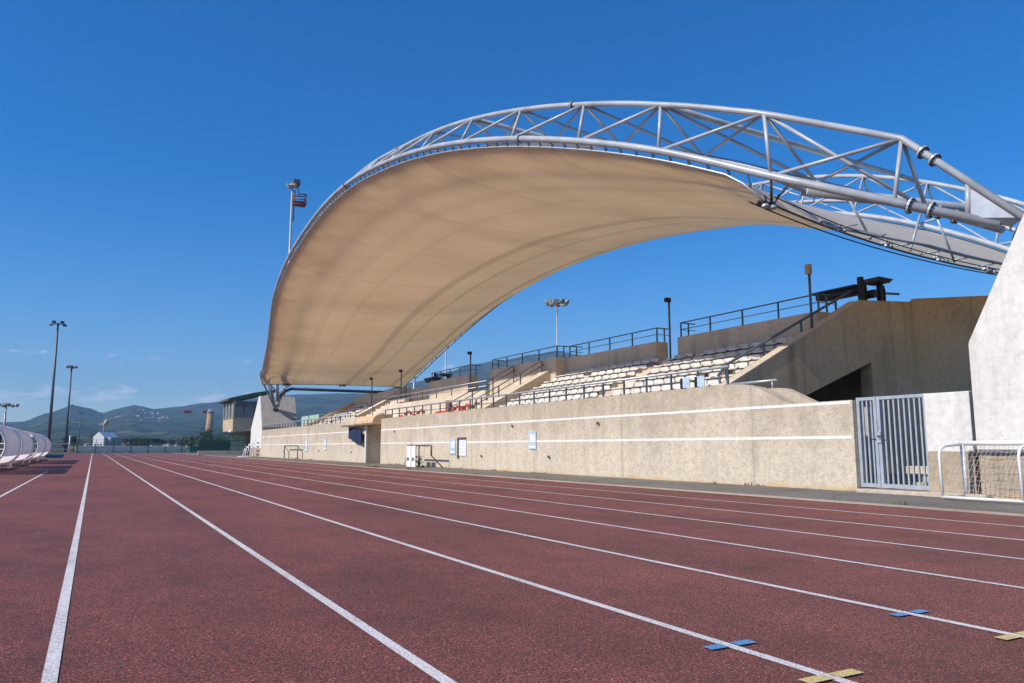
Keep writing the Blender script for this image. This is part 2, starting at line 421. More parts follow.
# ------------------------------------------------------------------ front wall
def front_wall(name, label, poly, y_stripes):
    t = thing(name, label, 'wall', (W + .15, poly[0][0], 0))
    MB().prism(poly, 'x', W, W + .30).build('wall_panel', 'wall', t)
    for (a, b, z) in y_stripes:
        MB().box((W - .004, a, z - .027), (W + .05, b, z + .027)).build('white_stripe', 'stripe', t)
    return t
ft = 2.16
nw = front_wall('boundary_wall', 'long cream pebbled concrete wall with two white stripes between the gate and the tunnel',
    [(9.38, 0), (9.38, 1.66), (10.75, 1.66), (10.98, 1.72), (11.35, 1.90), (11.7, 2.05), (12.1, 2.135), (12.5, ft), (35.6, ft), (35.6, 0)], [(9.42, 35.58, 1.62), (9.42, 35.58, .99)])
fw = front_wall('boundary_wall', 'far stretch of striped cream wall from the tunnel to the far white pier',
    [(38.0, 0), (38.0, ft), (65.6, ft + .02), (65.6, 0)], [(38.02, 65.5, 1.62), (38.02, 65.5, .99)])
for (y, z) in ((20.0, .52), (17.4, 1.45), (24.6, .5), (40.3, .55), (47, .6), (57, .5), (33.6, 1.52), (22.3, 1.5)):
    w_ = nw if y < 36 else fw
    b = MB().disc((W - .004, y, z), (1, 0, 0), .045, .03, 12); b.build('drain_hole', 'dark', w_)
    b = MB().tube([(W - .05, y, z), (W + .05, y, z)], .05, 12, False); b.build('drain_pipe', 'concrete_grey', w_)

# second low wall behind, with its sloping end, and its short rail
lw = MB().prism([(9.9, 0), (9.9, 1.58), (10.95, 1.64), (11.9, 2.07), (12.1, 2.10), (13.8, 2.14), (13.8, 0)], 'x', 13.15, 13.35).build('stair_cheek_wall', 'lowwall')
tag(lw, 'short cream wall with a sloping end behind the striped wall near the gate', 'wall')
t = thing('short_handrail', 'short pale tube rail on top of the cream cheek wall near the gate', 'railing', (13.25, 12.2, 2.10))
MB().tube([(13.25, 12.2, 2.285), (13.25, 13.8, 2.285)], .032, 10).build('rail_tube', 'railtop', t)
for y in (12.35, 13.2): MB().tube([(13.25, y, 2.09), (13.25, y, 2.27)], .02, 8).build('post', 'railtop', t)

# front railings
def railing(label, y0, y1, x, z, h, step, mid=True, name='railing'):
    t = thing(name, label, 'railing', (x, y0, z))
    MB().tube([(x, y0, z + h), (x, y1, z + h)], .03, 8).build('top_rail', 'railtop', t)
    if mid: MB().tube([(x, y0, z + h * .45), (x, y1, z + h * .45)], .014, 6).build('middle_rail', 'rail', t)
    n = max(2, round((y1 - y0) / step))
    for i in range(n + 1):
        y = y0 + .05 + (y1 - y0 - .1) * i / n
        MB().bbox((x - .022, y - .02, z - .02), (x + .022, y + .02, z + h - .025), .005).build('post', 'rail', t)
    return t
railing('blue grey railing on the wall in front of the near seat rows', 12.6, 35.5, W + .16, ft - .005, .42, .95)
railing('far railing on the wall beyond the tunnel roof', 41.2, 65.3, W + .16, ft - .005, .42, .95)

# info panels on the wall
def sign(y, z, w, h, kind, label):
    t = thing('wall_sign', label, 'sign', (W - .01, y, z))
    MB().bbox((W - .03, y - w / 2, z - h / 2), (W - .003, y + w / 2, z + h / 2), .006).build('backing_panel', 'bluepanel' if kind == 'blue' else 'white', t)
    if kind == 'blue':
        MB().bbox((W - .034, y - w * .42, z - h * .1), (W - .029, y + w * .3, z + h * .32), .001).build('pale_print', 'white', t)
        MB().bbox((W - .034, y - w * .42, z - h * .42), (W - .029, y + w * .42, z - h * .3), .001).build('lower_print', 'white', t)
    else:
        MB().bar((W - .045, y + w / 2 + .04, z - h / 2 - .1), (W - .045, y + w / 2 + .04, z + h / 2 + .06), .06).build('dark_jamb', 'pole', t)
        MB().bar((W - .045, y - w / 2, z + h / 2 + .03), (W - .045, y + w / 2 + .07, z + h / 2 + .03), .06).build('dark_head', 'pole', t)
        for q in range(4):
            zz = z + h * (.3 - .2 * q); MB().box((W - .035, y - w * .4, zz), (W - .031, y + w * .36, zz + .02)).build('pale_line', 'bluepanel', t)
sign(27.1, .84, .5, .6, 'blue', 'small pale blue panel on the wall, just beside the framed white board')
sign(26.2, .80, .62, .62, 'board', 'white notice board in a dark frame on the wall')
sign(21.0, 1.02, .46, .56, 'blue', 'pale blue panel on the wall under the middle of the near rail')
sign(45.6, 1.0, .5, .75, 'blue', 'pale blue panel on the far wall, nearer the tunnel')
sign(50.2, .95, .6, .8, 'blue', 'pale blue panel on the far wall, nearer the dark goal frame')

# ------------------------------------------------------------------ tunnel
t = thing('tunnel_portal', 'concrete tunnel mouth with rounded roof slab in the middle of the wall', 'tunnel', (W + 1, 37, 0))
pr = [(11.66, 1.90), (11.60, 1.97), (11.62, 2.10), (11.70, 2.24), (11.86, 2.345), (12.6, 2.36), (12.6, 1.90)]
MB().prism(pr, 'y', 35.55, 38.35).build('roof_slab', 'brown', t)
MB().prism([(x - .03 if x < 12 else x, z - .02 if z < 2 else z) for x, z in pr], 'y', 38.35, 40.9).build('roof_slab', 'lowwall', t)
MB().box((W + .30, 35.3, 0), (W + 4, 35.6, 1.93)).build('side_wall', 'brown', t)
MB().box((W + .30, 38.0, 0), (W + 4, 38.3, 1.93)).build('side_wall', 'riser', t)
MB().box((W + 1.1, 35.61, 0), (W + 1.2, 37.99, 1.93)).build('back_wall', 'riser', t)
MB().bbox((W - .04, 37.80, 0), (W + .04, 37.97, 1.89), .01).build('door_post', 'white', t)
fl = MB(); nx, ny = 14, 8; vs = []
for i in range(nx + 1):
    for j in range(ny + 1):
        a, b = i / nx, j / ny
        vs.append((W - .17 + .05 * math.sin(a * 11) * (1 - b * .4) , 40.35 - 2.35 * a, 1.86 - .27 * a - .64 * b + .04 * math.sin(a * 5 + 1) * b))
fs = [(i * (ny + 1) + j, (i + 1) * (ny + 1) + j, (i + 1) * (ny + 1) + j + 1, i * (ny + 1) + j + 1) for i in range(nx) for j in range(ny)]
fl.add(vs, fs, True); o = fl.build('hanging_cloth', 'tarp'); sd = o.modifiers.new('thick', 'SOLIDIFY'); sd.thickness = .012
tag(o, 'dark blue cloth hanging under the rounded tunnel roof', 'cloth')

# ------------------------------------------------------------------ gate and pieces by it
t = thing('metal_gate', 'pale blue grey barred metal gate between the striped wall and white wall', 'gate', (W + .12, 8.66, .1))
gx = W + .12
def leaf(y0, y1, bars):
    g = MB(); z0, z1 = .11, 1.70
    for y in (y0, y1): g.bar((gx, y, z0), (gx, y, z1), .06)
    g.bar((gx, min(y0, y1) + .03, z1 - .03), (gx, max(y0, y1) - .03, z1 - .03), .05, .055); g.bar((gx, min(y0, y1) + .03, z0 + .035), (gx, max(y0, y1) - .03, z0 + .035), .05, .07)
    o = g.build('gate_leaf', 'galv', t)
    for i in range(bars):
        y = y0 + (y1 - y0) * (i + 1) / (bars + 1)
        MB().bar((gx, y, z0 + .07), (gx, y, z1 - .055), .025, .03).build('bar', 'galv', o)
leaf(9.34, 9.00, 3)
leaf(8.93, 8.06, 8)
lk_ = MB().bbox((gx - .05, 8.90, .88), (gx + .04, 8.99, 1.08), .008).build('lock_box', 'galv', t)
MB().tube([(gx - .05, 8.93, 1.0), (gx - .10, 8.93, 1.0), (gx - .10, 8.82, 1.0)], .012, 8).build('handle', 'dark', t)
MB().tube([(gx - .04, 8.99, .95), (gx - .06, 9.06, .95)], .01, 6).build('bolt', 'dark', t)
t = thing('white_wall', 'white painted low wall between the gate and the near pier', 'wall', (W + .1, 7.6, 0))
MB().bbox((W + .02, 7.26, .735), (W + .22, 8.02, 1.69), .012).build('painted_upper', 'pier', t)
MB().bbox((W + .024, 7.26, 0), (W + .22, 8.02, .733), .01).build('bare_foot', 'pier_foot', t)
t = thing('step_block', 'pale concrete steps seen through the bars of the gate', 'steps', (13.4, 9.0, 0))
for i in range(3): MB().bbox((13.6 + .32 * i, 7.6, .02), (13.9 + .32 * i + .02, 10.15, .16 + .14 * i), .015).build('step', 'stand', t)

# small goal by the pier
gz = .045
t = thing('training_goal', 'small white goal with a net standing against the near pier', 'goal', (11.6, 6.7, gz))
fx, bx = 11.30, 11.90
def g_side(y):
    MB().tube([(fx, y, gz + .02), (fx - .02, y, .70), (fx + .015, y, .775), (fx + .07, y, .81), (fx + .14, y, .83), (bx - .04, y, .855)], .021, 10).build('side_tube', 'white', t)
    MB().tube([(bx, y, gz + .02), (bx - .03, y, .87)], .036, 10).build('post', 'white', t)
    MB().tube([(fx, y, gz + .022), (bx, y, gz + .03)], .02, 8).build('base_tube', 'white', t)
g_side(7.31); g_side(6.16); 
MB().tube([(bx - .03, 7.33, .872), (bx - .03, 6.14, .872)], .036, 10).build('crossbar', 'white', t)
MB().tube([(fx, 7.33, gz + .024), (fx, 6.14, gz + .024)], .022, 10).build('ground_bar', 'white', t)
nt_ = MB(); rn = random.Random(5)
for i in range(17):
    y = 7.29 - 1.11 * i / 16; s_ = .05 * math.sin(i * .9)
    nt_.tube([(bx - .04, y, .84), (fx + .32 + s_, y + .01, .55 + .04 * math.sin(i)), (fx + .10, y, .3), (fx + .02, y, gz + .03)], .0025, 4, False)
for j in range(11):
    zz = .82 - .072 * j; xx = [bx - .05 - .045 * j, fx + .02][j > 9]
    nt_.tube([(max(fx + .03, bx - .08 - .05 * j) + .02 * math.sin(i * 1.3 + j), 7.29 - 1.11 * i / 8, zz + .018 * math.sin(i * 2 + j)) for i in range(9)], .0025, 4, False)
nt_.build('net', 'net', t)
# mini goal and boards further along
t = thing('goal_frame', 'dark small goal frame standing by the wall before the notice board', 'goal', (11.3, 28.6, 0))
MB().tube([(11.3, 29.95, .03), (11.3, 29.95, .87), (11.3, 27.45, .87), (11.3, 27.45, .50)], .035, 8).build('frame', 'pole', t)
MB().tube([(11.3, 27.45, .50), (11.75, 27.4, .04)], .025, 8).build('stay', 'pole', t)
MB().tube([(11.3, 28.72, .03), (11.3, 28.72, .85)], .03, 8).build('middle_post', 'brownframe', t)
t = thing('folding_board', 'two white upright boards leaning on the dark goal frame', 'board', (11.2, 29.1, 0))
for a, b in ((29.75, 29.28), (29.22, 28.78)):
    o = MB().bbox((11.17, a, .03), (11.22, b, .86), .01).build('panel', 'white', t)
    MB().bbox((11.15, a - .12, .28), (11.17, a - .28, .40), .005).build('clip', 'pole', o)
o = MB().tube([(11.5, 30.9, .05), (11.6, 30.3, 1.0)], .014, 6).build('leaning_rod', 'pole'); tag(o, 'thin dark rod leaning on the wall left of the white boards', 'rod')
pb = MB(); rp = random.Random(2)
for i in range(150):
    a = rp.uniform(0, 6.28); r = rp.random() * .16; z = .04 + rp.random() * .42; s = .03
    x, y = 11.15 + r * math.cos(a), 28.25 + r * math.sin(a); v = [Vector((rp.gauss(0, s), rp.gauss(0, s), rp.gauss(0, s))) for _ in range(3)]
    pb.add([(x + q.x, y + q.y, z + q.z) for q in v], [(0, 1, 2)])
o = pb.build('small_bush', 'leaf2'); tag(o, 'dark little bush at the foot of the white boards', 'bush')
t = thing('goal_frame', 'dark thin goal frame on the far wall left of the tunnel', 'goal', (11.7, 53, 0))
MB().tube([(11.7, 55.1, .05), (11.7, 55.1, .9), (11.7, 51.1, .9), (11.7, 51.1, .05)], .035, 8).build('frame', 'pole', t)
MB().tube([(11.7, 51.1, .9), (12.0, 51.1, .45), (12.0, 51.1, .05)], .02, 6).build('stay', 'pole', t)
MB().tube([(11.7, 55.1, .9), (12.0, 55.1, .45), (12.0, 55.1, .05)], .02, 6).build('stay', 'pole', t)

# ------------------------------------------------------------------ piers
def pier(label, y0, sgn, ln):
    """profile in Y-Z on the plane X = W; sgn = +1: body runs towards +Y"""
    t = thing('concrete_pier', label, 'pier', (W + 1.6, y0 + sgn * 2.5, 0))
    P = lambda d, z: (y0 + sgn * d, z)
    def body(poly, x0, x1, mat, nm):
        m = MB(); bm = bmesh.new()
        v0 = [bm.verts.new((x0, *p)) for p in poly]; v1 = [bm.verts.new((x1, *p)) for p in poly]
        bm.faces.new(v0); bm.faces.new(v1[::-1])
        for i in range(len(poly)): bm.faces.new((v0[i], v1[i], v1[(i + 1) % len(poly)], v0[(i + 1) % len(poly)]))
        bmesh.ops.recalc_face_normals(bm, faces=bm.faces[:])
        bmesh.ops.bevel(bm, geom=bm.edges[:], offset=.018, segments=2, affect='EDGES')
        o = m.bm(bm).build(nm, mat, t)
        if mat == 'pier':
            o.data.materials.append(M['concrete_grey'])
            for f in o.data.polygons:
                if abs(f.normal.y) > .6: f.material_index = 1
        return o
    body([P(0, .72), P(0, 2.44), P(1.42, 5.08), P(1.95, 5.08), P(5.0, 2.4), P(5.0, .72)], W, W + ln, 'pier', 'body')
    body([P(.012, 0), P(.012, .716), P(4.99, .716), P(4.99, 0)], W + .012, W + ln - .012, 'pier_foot', 'foot')
    return t
pier('tall white concrete pier at the right edge beside the small goal', 7.2, -1, 3.0)
pier('distant white concrete pier carrying the far foot of the canopy', 65.62, 1, 2.9)

# ------------------------------------------------------------------ grandstand
YN, YF = 13.85, 57.2
g = thing('grandstand', 'open concrete grandstand with stepped seat rows behind the striped wall', 'grandstand', (17, 37, 0))
ROW_X, ROW_D, ROW_Z, ROW_H = 13.42, .515, 1.98, .257
def terrace(y0, y1):
    pr = [(ROW_X, .05)]
    for i in range(7): pr += [(ROW_X + ROW_D * i, ROW_Z + ROW_H * i), (ROW_X + ROW_D * (i + 1), ROW_Z + ROW_H * i)]
    pr += [(17.1, ROW_Z + ROW_H * 6 + .25), (20.5, ROW_Z + ROW_H * 6 + .25), (20.5, .05), (20.2, .05), (20.2, 3.2), (17.1, 3.1), (13.75, 1.5), (13.75, .05)]
    MB().prism(pr, 'y', y0, y1).build('terrace', 'riser', g)
terrace(14.22, 27.35); terrace(46.9, 56.9)
def aisle(yc):
    for i in range(1, 7):
        st_ = MB().bbox((ROW_X + ROW_D * i - .28, yc - .27, ROW_Z + ROW_H * (i - 1) + .004), (ROW_X + ROW_D * i - .002, yc + .27, ROW_Z + ROW_H * i - .128), .01).build('aisle_step', 'stand', g)
        MB().bbox((ROW_X + ROW_D * i - .29, yc - .2, ROW_Z + ROW_H * i - .25), (ROW_X + ROW_D * i - .281, yc + .2, ROW_Z + ROW_H * i - .17), .002).build('nosing', 'brown', st_)
aisle(20.55); aisle(53.1)
MB().box((W + .31, 10, .03), (ROW_X - .01, 35.2, 1.70)).build('walkway', 'stand', g) if False else MB().box((W + .31, 13.9, 1.2), (ROW_X - .005, 35.2, 1.72)).build('walkway', 'stand', g)
MB().box((W + .31, 38.4, 1.2), (ROW_X - .005, 57, 1.72)).build('walkway', 'stand', g)
# near end wall with the sloping doorway under the stair
LZ = lambda x: 2.42 + .508 * (x - 13.6)
def end_wall(y0, y1, hole, mat):
    m = MB()
    if hole:
        a = [(13.3, .05), (13.3, 2.27), (18.35, 4.83), (20.75, 5.0), (20.75, .05), (18.68, .05), (18.68, 3.13), (14.2, 1.42), (14.2, .05)]
        m.prism(a, 'y', y0, y1)
    else:
        m.prism([(13.3, .05), (13.3, 2.27), (18.35, 4.83), (20.75, 5.0), (20.75, .05)], 'y', y0, y1)
    return m.build('end_wall', mat, g)
ew = end_wall(YN, YN + .36, True, 'brown')
MB().prism([(13.32, 2.285), (18.35, 4.838), (18.35, 4.79), (13.32, 2.23)], 'y', YN - .012, YN + .38).build('coping', 'stand', ew)
end_wall(YF - .27, YF, False, 'brown')
MB().prism([(13.8, .05), (13.8, 1.4), (17.1, 2.95), (20.19, 3.05), (20.19, .05)], 'y', 18.2, 18.4).build('inner_wall', 'brown', g)
MB().box((16.5, 14.6, .05), (16.7, 14.8, 2.4)).build('dark_post', 'brownframe', g)
MB().prism([(13.9, .05), (13.9, 1.0), (17.8, 2.96), (17.8, .05)], 'y', 14.9, 15.1).build('under_stair', 'brown', g) if False else None
# oblique wall beyond the end wall
m = MB(); a = Vector((20.75, 13.9, 0)); d = Vector((.737, -.675, 0)); nrm = Vector((.675, .737, 0))
p = [a, a + d * 6.5, a + d * 6.5 + nrm * .3, a + nrm * .3]
m.add([(q.x, q.y, z) for z in (.05, 5.10) for q in p], [(0, 1, 2, 3), (4, 7, 6, 5), (0, 4, 5, 1), (1, 5, 6, 2), (2, 6, 7, 3), (3, 7, 4, 0)])
m.build('oblique_wall', 'brown', g)
# parapets at the back, with their railings
def parapet(x, y0, y1, zb, zt, dep=.55):
    return MB().bbox((x, y0, zb), (x + dep, y1, zt), .012).build('parapet', 'parapet', g)
PR = [(17.1, 14.23, 20.0), (17.1, 21.15, 26.95), (16.55, 26.96, 33.0), (16.55, 35.4, 40.6), (16.8, 40.61, 44.6), (16.8, 45.6, 50.6), (17.1, 50.61, 56.9)]
for i, (x, y0, y1) in enumerate(PR): parapet(x, y0, y1, 2.6, 4.48 if i not in (4,) else 4.30)
LB = ['dark two bar railing on the parapet nearest the stair wall', 'dark two bar railing on the parapet left of the grey loudspeaker pole',
      'dark two bar railing on the parapet in front of the ring lamp mast', 'dark two bar railing on the middle parapet above the red seats']
for (x, y0, y1), lb in zip(PR[:4], LB):
    t = thing('parapet_railing', lb, 'railing', (x + .2, y0, 4.48)); z = 4.475; xr = x + .12; e = .06
    for h, r in ((.50, .021), (.27, .012)):
        MB().tube([(x + .75, y0 + e, z + h), (xr, y0 + e, z + h), (xr, y1 - e, z + h), (x + .75, y1 - e, z + h)], r, 6).build('rail', 'rail', t)
    n = 4
    for i in range(n + 1):
        y = y0 + e + (y1 - y0 - 2 * e) * i / n; MB().bar((xr, y, z), (xr, y, z + .49), .04).build('post', 'rail', t)
    for y in (y0 + e, y1 - e): MB().bar((x + .45, y, z), (x + .45, y, z + .49), .04).build('post', 'rail', t)
MB().box((17.66, 14.23, 3.4), (22, 57, 3.7)).build('rear_floor', 'stand', g)
# flank wall at the end of the near rows, mirrored one at the far rows
def flank(y0, y1):
    f = MB().prism([(13.3, 1.73), (13.3, 2.2), (16.5, 3.95), (16.54, 3.95), (16.54, 1.73)], 'y', y0, y1).build('flank_wall', 'parapet', g)
    MB().prism([(13.28, 2.235), (16.54, 4.01), (16.54, 3.955), (13.28, 2.205)], 'y', y0 - .02, y1 + .45).build('coping', 'riser', f)
flank(27.36, 27.62); flank(46.6, 46.88)
def stair(y0, y1):
    m = MB(); pr = [(13.2, 1.73)]
    for i in range(11): pr += [(13.2 + .31 * i, 1.9 + .18 * i), (13.2 + .31 * (i + 1), 1.9 + .18 * i)]
    pr += [(16.61, 1.73)]; m.prism(pr, 'y', y0, y1); m.build('stair', 'riser', g)
stair(28.1, 30.2); stair(43.9, 46.5)
# centre block: red seat tiers, cream front wall with a dark opening
MB().prism([(13.2, 1.73), (13.2, 2.11), (14.0, 2.11), (14.0, 2.42), (15.0, 2.42), (15.0, 1.73)], 'y', 30.3, 43.8).build('centre_tier', 'parapet', g)
MB().bbox((15.01, 34.75, 1.8), (15.2, 43.8, 3.25), .01).build('centre_wall', 'riser', g)
MB().bbox((15.01, 30.3, 1.8), (15.2, 33.9, 3.3), .01).build('centre_wall', 'riser', g)
MB().bbox((15.35, 33.91, 1.8), (15.5, 34.74, 3.05), .01).build('recess_wall', 'brown', g)
MB().bbox((15.21, 30.3, 2.9), (16.53, 43.8, 3.04), .01).build('centre_floor', 'stand', g)
MB().bbox((15.02, 33.9, 3.06), (15.2, 34.76, 3.27), .01).build('lintel', 'riser', g)
for lb, y in (('sloping handrail on the centre stair nearest the white seat rows', 27.8), ('sloping double rail on the far side of the near centre stair', 30.3), ('sloping handrail on the centre stair next to the far seat rows', 44.0)):
    t = thing('stair_handrail', lb, 'railing', (13.3, y, 2.2))
    MB().tube([(13.2, y, 2.3), (13.35, y, 2.72), (16.35, y, 4.40), (16.5, y, 4.2)], .022, 8).build('rail', 'rail', t)
    MB().tube([(13.35, y, 2.5), (16.4, y, 4.2)], .018, 6).build('lower_rail', 'rail', t)
    for q in (.0, .33, .66, 1): MB().bar((13.35 + 3.05 * q, y, 1.9 + 1.75 * q), (13.35 + 3.05 * q, y, 2.72 + 1.7 * q), .04).build('post', 'rail', t)
t = thing('platform_railing', 'thin pale rail along the cream centre wall above the red seats', 'railing', (15.1, 37, 3.25))
for h in (.45, .22): MB().tube([(15.1, 30.4, 3.27 + h), (15.1, 43.7, 3.27 + h)], .024, 6).build('rail', 'railtop', t)
for i in range(8): MB().bar((15.1, 30.4 + 1.9 * i, 3.26), (15.1, 30.4 + 1.9 * i, 3.72), .04).build('post', 'rail', t)
t = thing('stair_wall_handrail', 'dark sloping handrail running up the top of the near stair wall', 'railing', (13.5, 14.3, 2.3)); y = 14.22
MB().tube([(13.42, y, 2.55), (13.62, y, 2.80), (18.45, y, 5.14), (20.6, y, 5.28)], .036, 8).build('rail', 'rail', t)
for q in (.02, .3, .6, .9): MB().bar((13.6 + 4.7 * q, y, 2.3 + 2.36 * q), (13.6 + 4.7 * q, y, 2.76 + 2.3 * q), .045).build('post', 'rail', t)
MB().tube([(13.42, y, 2.55), (13.55, y, 2.12)], .03, 8).build('end_tube', 'rail', t)

# ------------------------------------------------------------------ seats
def seat_mesh(name, mat):
    """moulded shell seat, front towards -X, origin under the pan"""
    prof = [(-.20, .16), (-.19, .19), (-.12, .20), (.02, .185), (.12, .19), (.165, .22), (.19, .28), (.202, .345), (.206, .365)]
    m = MB(); vs = []; n = 6
    for (x, z) in prof:
        for j in range(n + 1):
            s = -1 + 2 * j / n; w = .222 - (.02 if z > .36 else 0)
            vs.append((x - .02 * s * s * (1 if z > .3 else -.3), s * w, z + .025 * s ** 4 * (1 if z < .3 else -.6)))
    fs = [(i * (n + 1) + j, (i + 1) * (n + 1) + j, (i + 1) * (n + 1) + j + 1, i * (n + 1) + j + 1) for i in range(len(prof) - 1) for j in range(n)]
    m.add(vs, fs, True)
    m.box((-.05, -.10, 0), (.08, .10, .178))
    o = m.build(name, mat); s = o.modifiers.new('thick', 'SOLIDIFY'); s.thickness = .02
    return o
rs = random.Random(11)
def seat_rows(proto, ys, rows, label, group, first):
    for i in rows:
        for y in ys:
            if rs.random() < .025: continue
            if first[0]: o = proto; first[0] = False
            else: o = proto.copy(); col.objects.link(o)
            o.location = (ROW_X + ROW_D * i + .30, y + rs.uniform(-.012, .012), ROW_Z + ROW_H * i - .02)
            o.rotation_euler = (0, 0, rs.uniform(-.03, .03)); tag(o, label, 'seat', group)
ws = seat_mesh('stand_chair', 'seat'); st = [True]
near = [14.48 + .485 * k for k in range(12)] + [21.1 + .485 * k for k in range(13)]
seat_rows(ws, near, range(7), 'white plastic shell seat in the near rows beside the stair wall', 'white seats in the near rows', st)
far = [47.4 + .545 * k for k in range(10)] + [53.8 + .545 * k for k in range(6)]
seat_rows(ws, far, range(7), 'white plastic shell seat in the far rows left of the tunnel', 'white seats in the far rows', st)
rd = seat_mesh('stand_chair', 'redseat'); st = True
for (xx, zz, ys) in ((13.55, 2.10, [30.6 + .52 * k for k in range(6)] + [36.2 + .6 * k for k in range(9)]), (14.5, 2.41, [30.9 + .52 * k for k in range(5)] + [35.2 + .6 * k for k in range(9)])):
    for y in ys:
        rt = y < 34
        if rs.random() < (.3 if rt else .62): continue
        o = rd if st else rd.copy()
        if not st: col.objects.link(o)
        st = False; o.location = (xx + .2, y, zz)
        tag(o, 'red plastic seat right of the tunnel roof, by the centre stair' if rt else 'red plastic seat behind the tunnel roof, partly hidden by the railing', 'seat', 'red seats by the centre stair' if rt else 'red seats behind the tunnel roof')
for y, lb, mt in ((13.95, 'pale blue square panel on the rail nearest the stair wall', 'bluepanel'), (13.45, 'pale panel with a dark edge on the rail end by the stair wall', 'bluepanel')):
    t = thing('rail_panel', lb, 'panel', (W + .1, y, 2.4))
    MB().bbox((W + .10, y - .12, ft + .03), (W + .12, y + .12, ft + .27), .004).build('board', mt, t)
    MB().bbox((W + .09, y + .122, ft + .02), (W + .15, y + .20, ft + .26), .004).build('edge_box', 'dark', t)

# ------------------------------------------------------------------ stand lamp / speaker posts
def post(label, x, y, zb, zt, head):
    t = thing('loudspeaker_post', label, 'post', (x, y, zb))
    MB().tube([(x, y, zb), (x, y, zt)], .036, 8).build('pole', 'pole', t)
    m = MB()
    if head == 'tan':
        m.bbox((x - .08, y - .06, zt - .02), (x + .06, y + .08, zt + .26), .02); m.build('speaker_box', 'press_wall', t)
    else:
        m.bbox((x - .16, y - .07, zt - .08), (x + .05, y + .07, zt + .07), .02); m.build('speaker_box', 'dark', t)
post('dark post with a tan box on top beside the stair wall', 16.60, 14.02, 3.85, 5.42, 'tan')
post('dark slim post in the gap between the two nearest parapets', 16.95, 20.2, 3.7, 5.78, 'dark')
post('dark slim post in front of the middle parapet', 16.4, 34.85, 3.2, 5.5, 'dark')
post('short dark post under the low edge of the canopy, right of two', 16.5, 45.1, 3.5, 5.5, 'dark')
post('short dark post under the low edge of the canopy, left of two', 16.5, 50.85, 3.5, 5.45, 'dark')
# black gantries
def gantry(label, x, y, z, s):
    t = thing('roller_gantry', label, 'gantry', (x, y, z))
    for dx in (-.03, .78):
        MB().bbox((x + dx, y - .07, z - .05), (x + dx + .12, y + .07, z + .74), .01).build('post', 'dark', t)
    for dx in (.22, 1.02):
        MB().tube([(x + dx - .16, y, z + .62), (x + dx - .03, y, z + .56), (x + dx, y, z + .44), (x + dx, y, z - .05)], .045, 8).build('bent_tube', 'dark', t)
    MB().prism([(x + .30, z + .60), (x + .42, z + .74), (x + 1.02, z + .72), (x + .86, z + .60)], 'y', y - .32, y + .2).build('cover_plate', 'dark', t)
    MB().bbox((x - .05, y + .08, z + .30), (x + .40, y + 1.5 * s, z + .50), .03).build('long_beam', 'dark', t)
    MB().bbox((x - .12, y + .08, z + .46), (x + .42, y + 1.56 * s, z + .54), .02).build('beam_cover', 'dark', t)
    MB().tube([(x + .5, y - .1, z + .30), (x + .5, y + .35, z + .30)], .12, 12).build('motor', 'dark', t)
gantry('black gantry with a long beam on top of the near stair wall', 18.6, 14.0, 4.80, 1.0)
gantry('distant black gantry on the parapet beside the middle railing', 16.9, 40.7, 4.25, .9)

# ------------------------------------------------------------------ canopy
Q = [.6483, 12.7874, 6.661, 4.2622, 2.2202, 3.7462, 5.2588, 6.8371, 8.115, 8.2384, 7.1462, 4.9433, 3.60, 2.80]
KT = [0, .06, .1, .15, .22, .32, .5, .65, .8, .9, .955, 1]
FH = (13.227, 66.4, 3.943)
def herm(x, y, t, legs):
    n = len(x); m = []
    for i in range(n):
        if i == 0: m.append((y[1] - y[0]) / (x[1] - x[0]))
        elif i == n - 1: m.append((y[-1] - y[-2]) / (x[-1] - x[-2]))
        else:
            h0, h1 = x[i] - x[i - 1], x[i + 1] - x[i]
            m.append((y[i + 1] * h0 * h0 + (h1 * h1 - h0 * h0) * y[i] - h1 * h1 * y[i - 1]) / (h0 * h1 * (h0 + h1)))
    i = n - 2
    for k in range(n - 1):
        if t < x[k + 1]: i = k; break
    h = x[i + 1] - x[i]; s = (t - x[i]) / h
    if legs and i in (0, n - 2): return y[i] + (y[i + 1] - y[i]) * s
    return (2*s**3 - 3*s*s + 1) * y[i] + (s**3 - 2*s*s + s) * h * m[i] + (-2*s**3 + 3*s*s) * y[i+1] + (s**3 - s*s) * h * m[i+1]
def front(t):
    s = herm(KT, [0] + Q[4:] + [0], t, True)
    return Vector((Q[1] + (FH[0] - Q[1]) * t - math.sin(Q[0]) * s, Q[2] + (FH[1] - Q[2]) * t, Q[3] + (FH[2] - Q[3]) * t + math.cos(Q[0]) * s))
def lerp_tab(tab, t):
    if t <= tab[0][0]: return Vector(tab[0][1])
    for (a, va), (b, vb) in zip(tab, tab[1:]):
        if t <= b: return Vector(va).lerp(Vector(vb), (t - a) / (b - a))
    return Vector(tab[-1][1])
TOP = [(.0285, (.34, 0, 1.24)), (.063, (-.11, 0, 1.27)), (.102, (.10, 0, 1.09)), (.1385, (.19, 0, .98)), (.1775, (.30, 0, .88)), (.215, (.38, 0, .79)), (.253, (.48, 0, .71)), (.291, (.60, 0, .67)), (.5, (.72, 0, .66)), (.85, (.72, 0, .7)), (.955, (.45, 0, .95))]
topc = lambda t: front(t) + lerp_tab(TOP, t)
LOWR = [(.0, (.35, .1, -.05)), (.03, (.95, 0, .02)), (.06, (1.3, 0, .08)), (.5, (1.25, 0, .30)), (.955, (1.25, 0, .1)), (1, (.3, 0, 0))]
lowr = lambda t: front(t) + lerp_tab(LOWR, t)
TN, TF = .063, .955
RK = [(10.8, 5.25), (13.5, 6.95), (17, 8.68), (21, 9.95), (25, 10.68), (30, 11.27), (36, 11.48), (42, 11.12), (48, 10.32), (54, 9.03), (60, 7.48), (65, 6.1)]
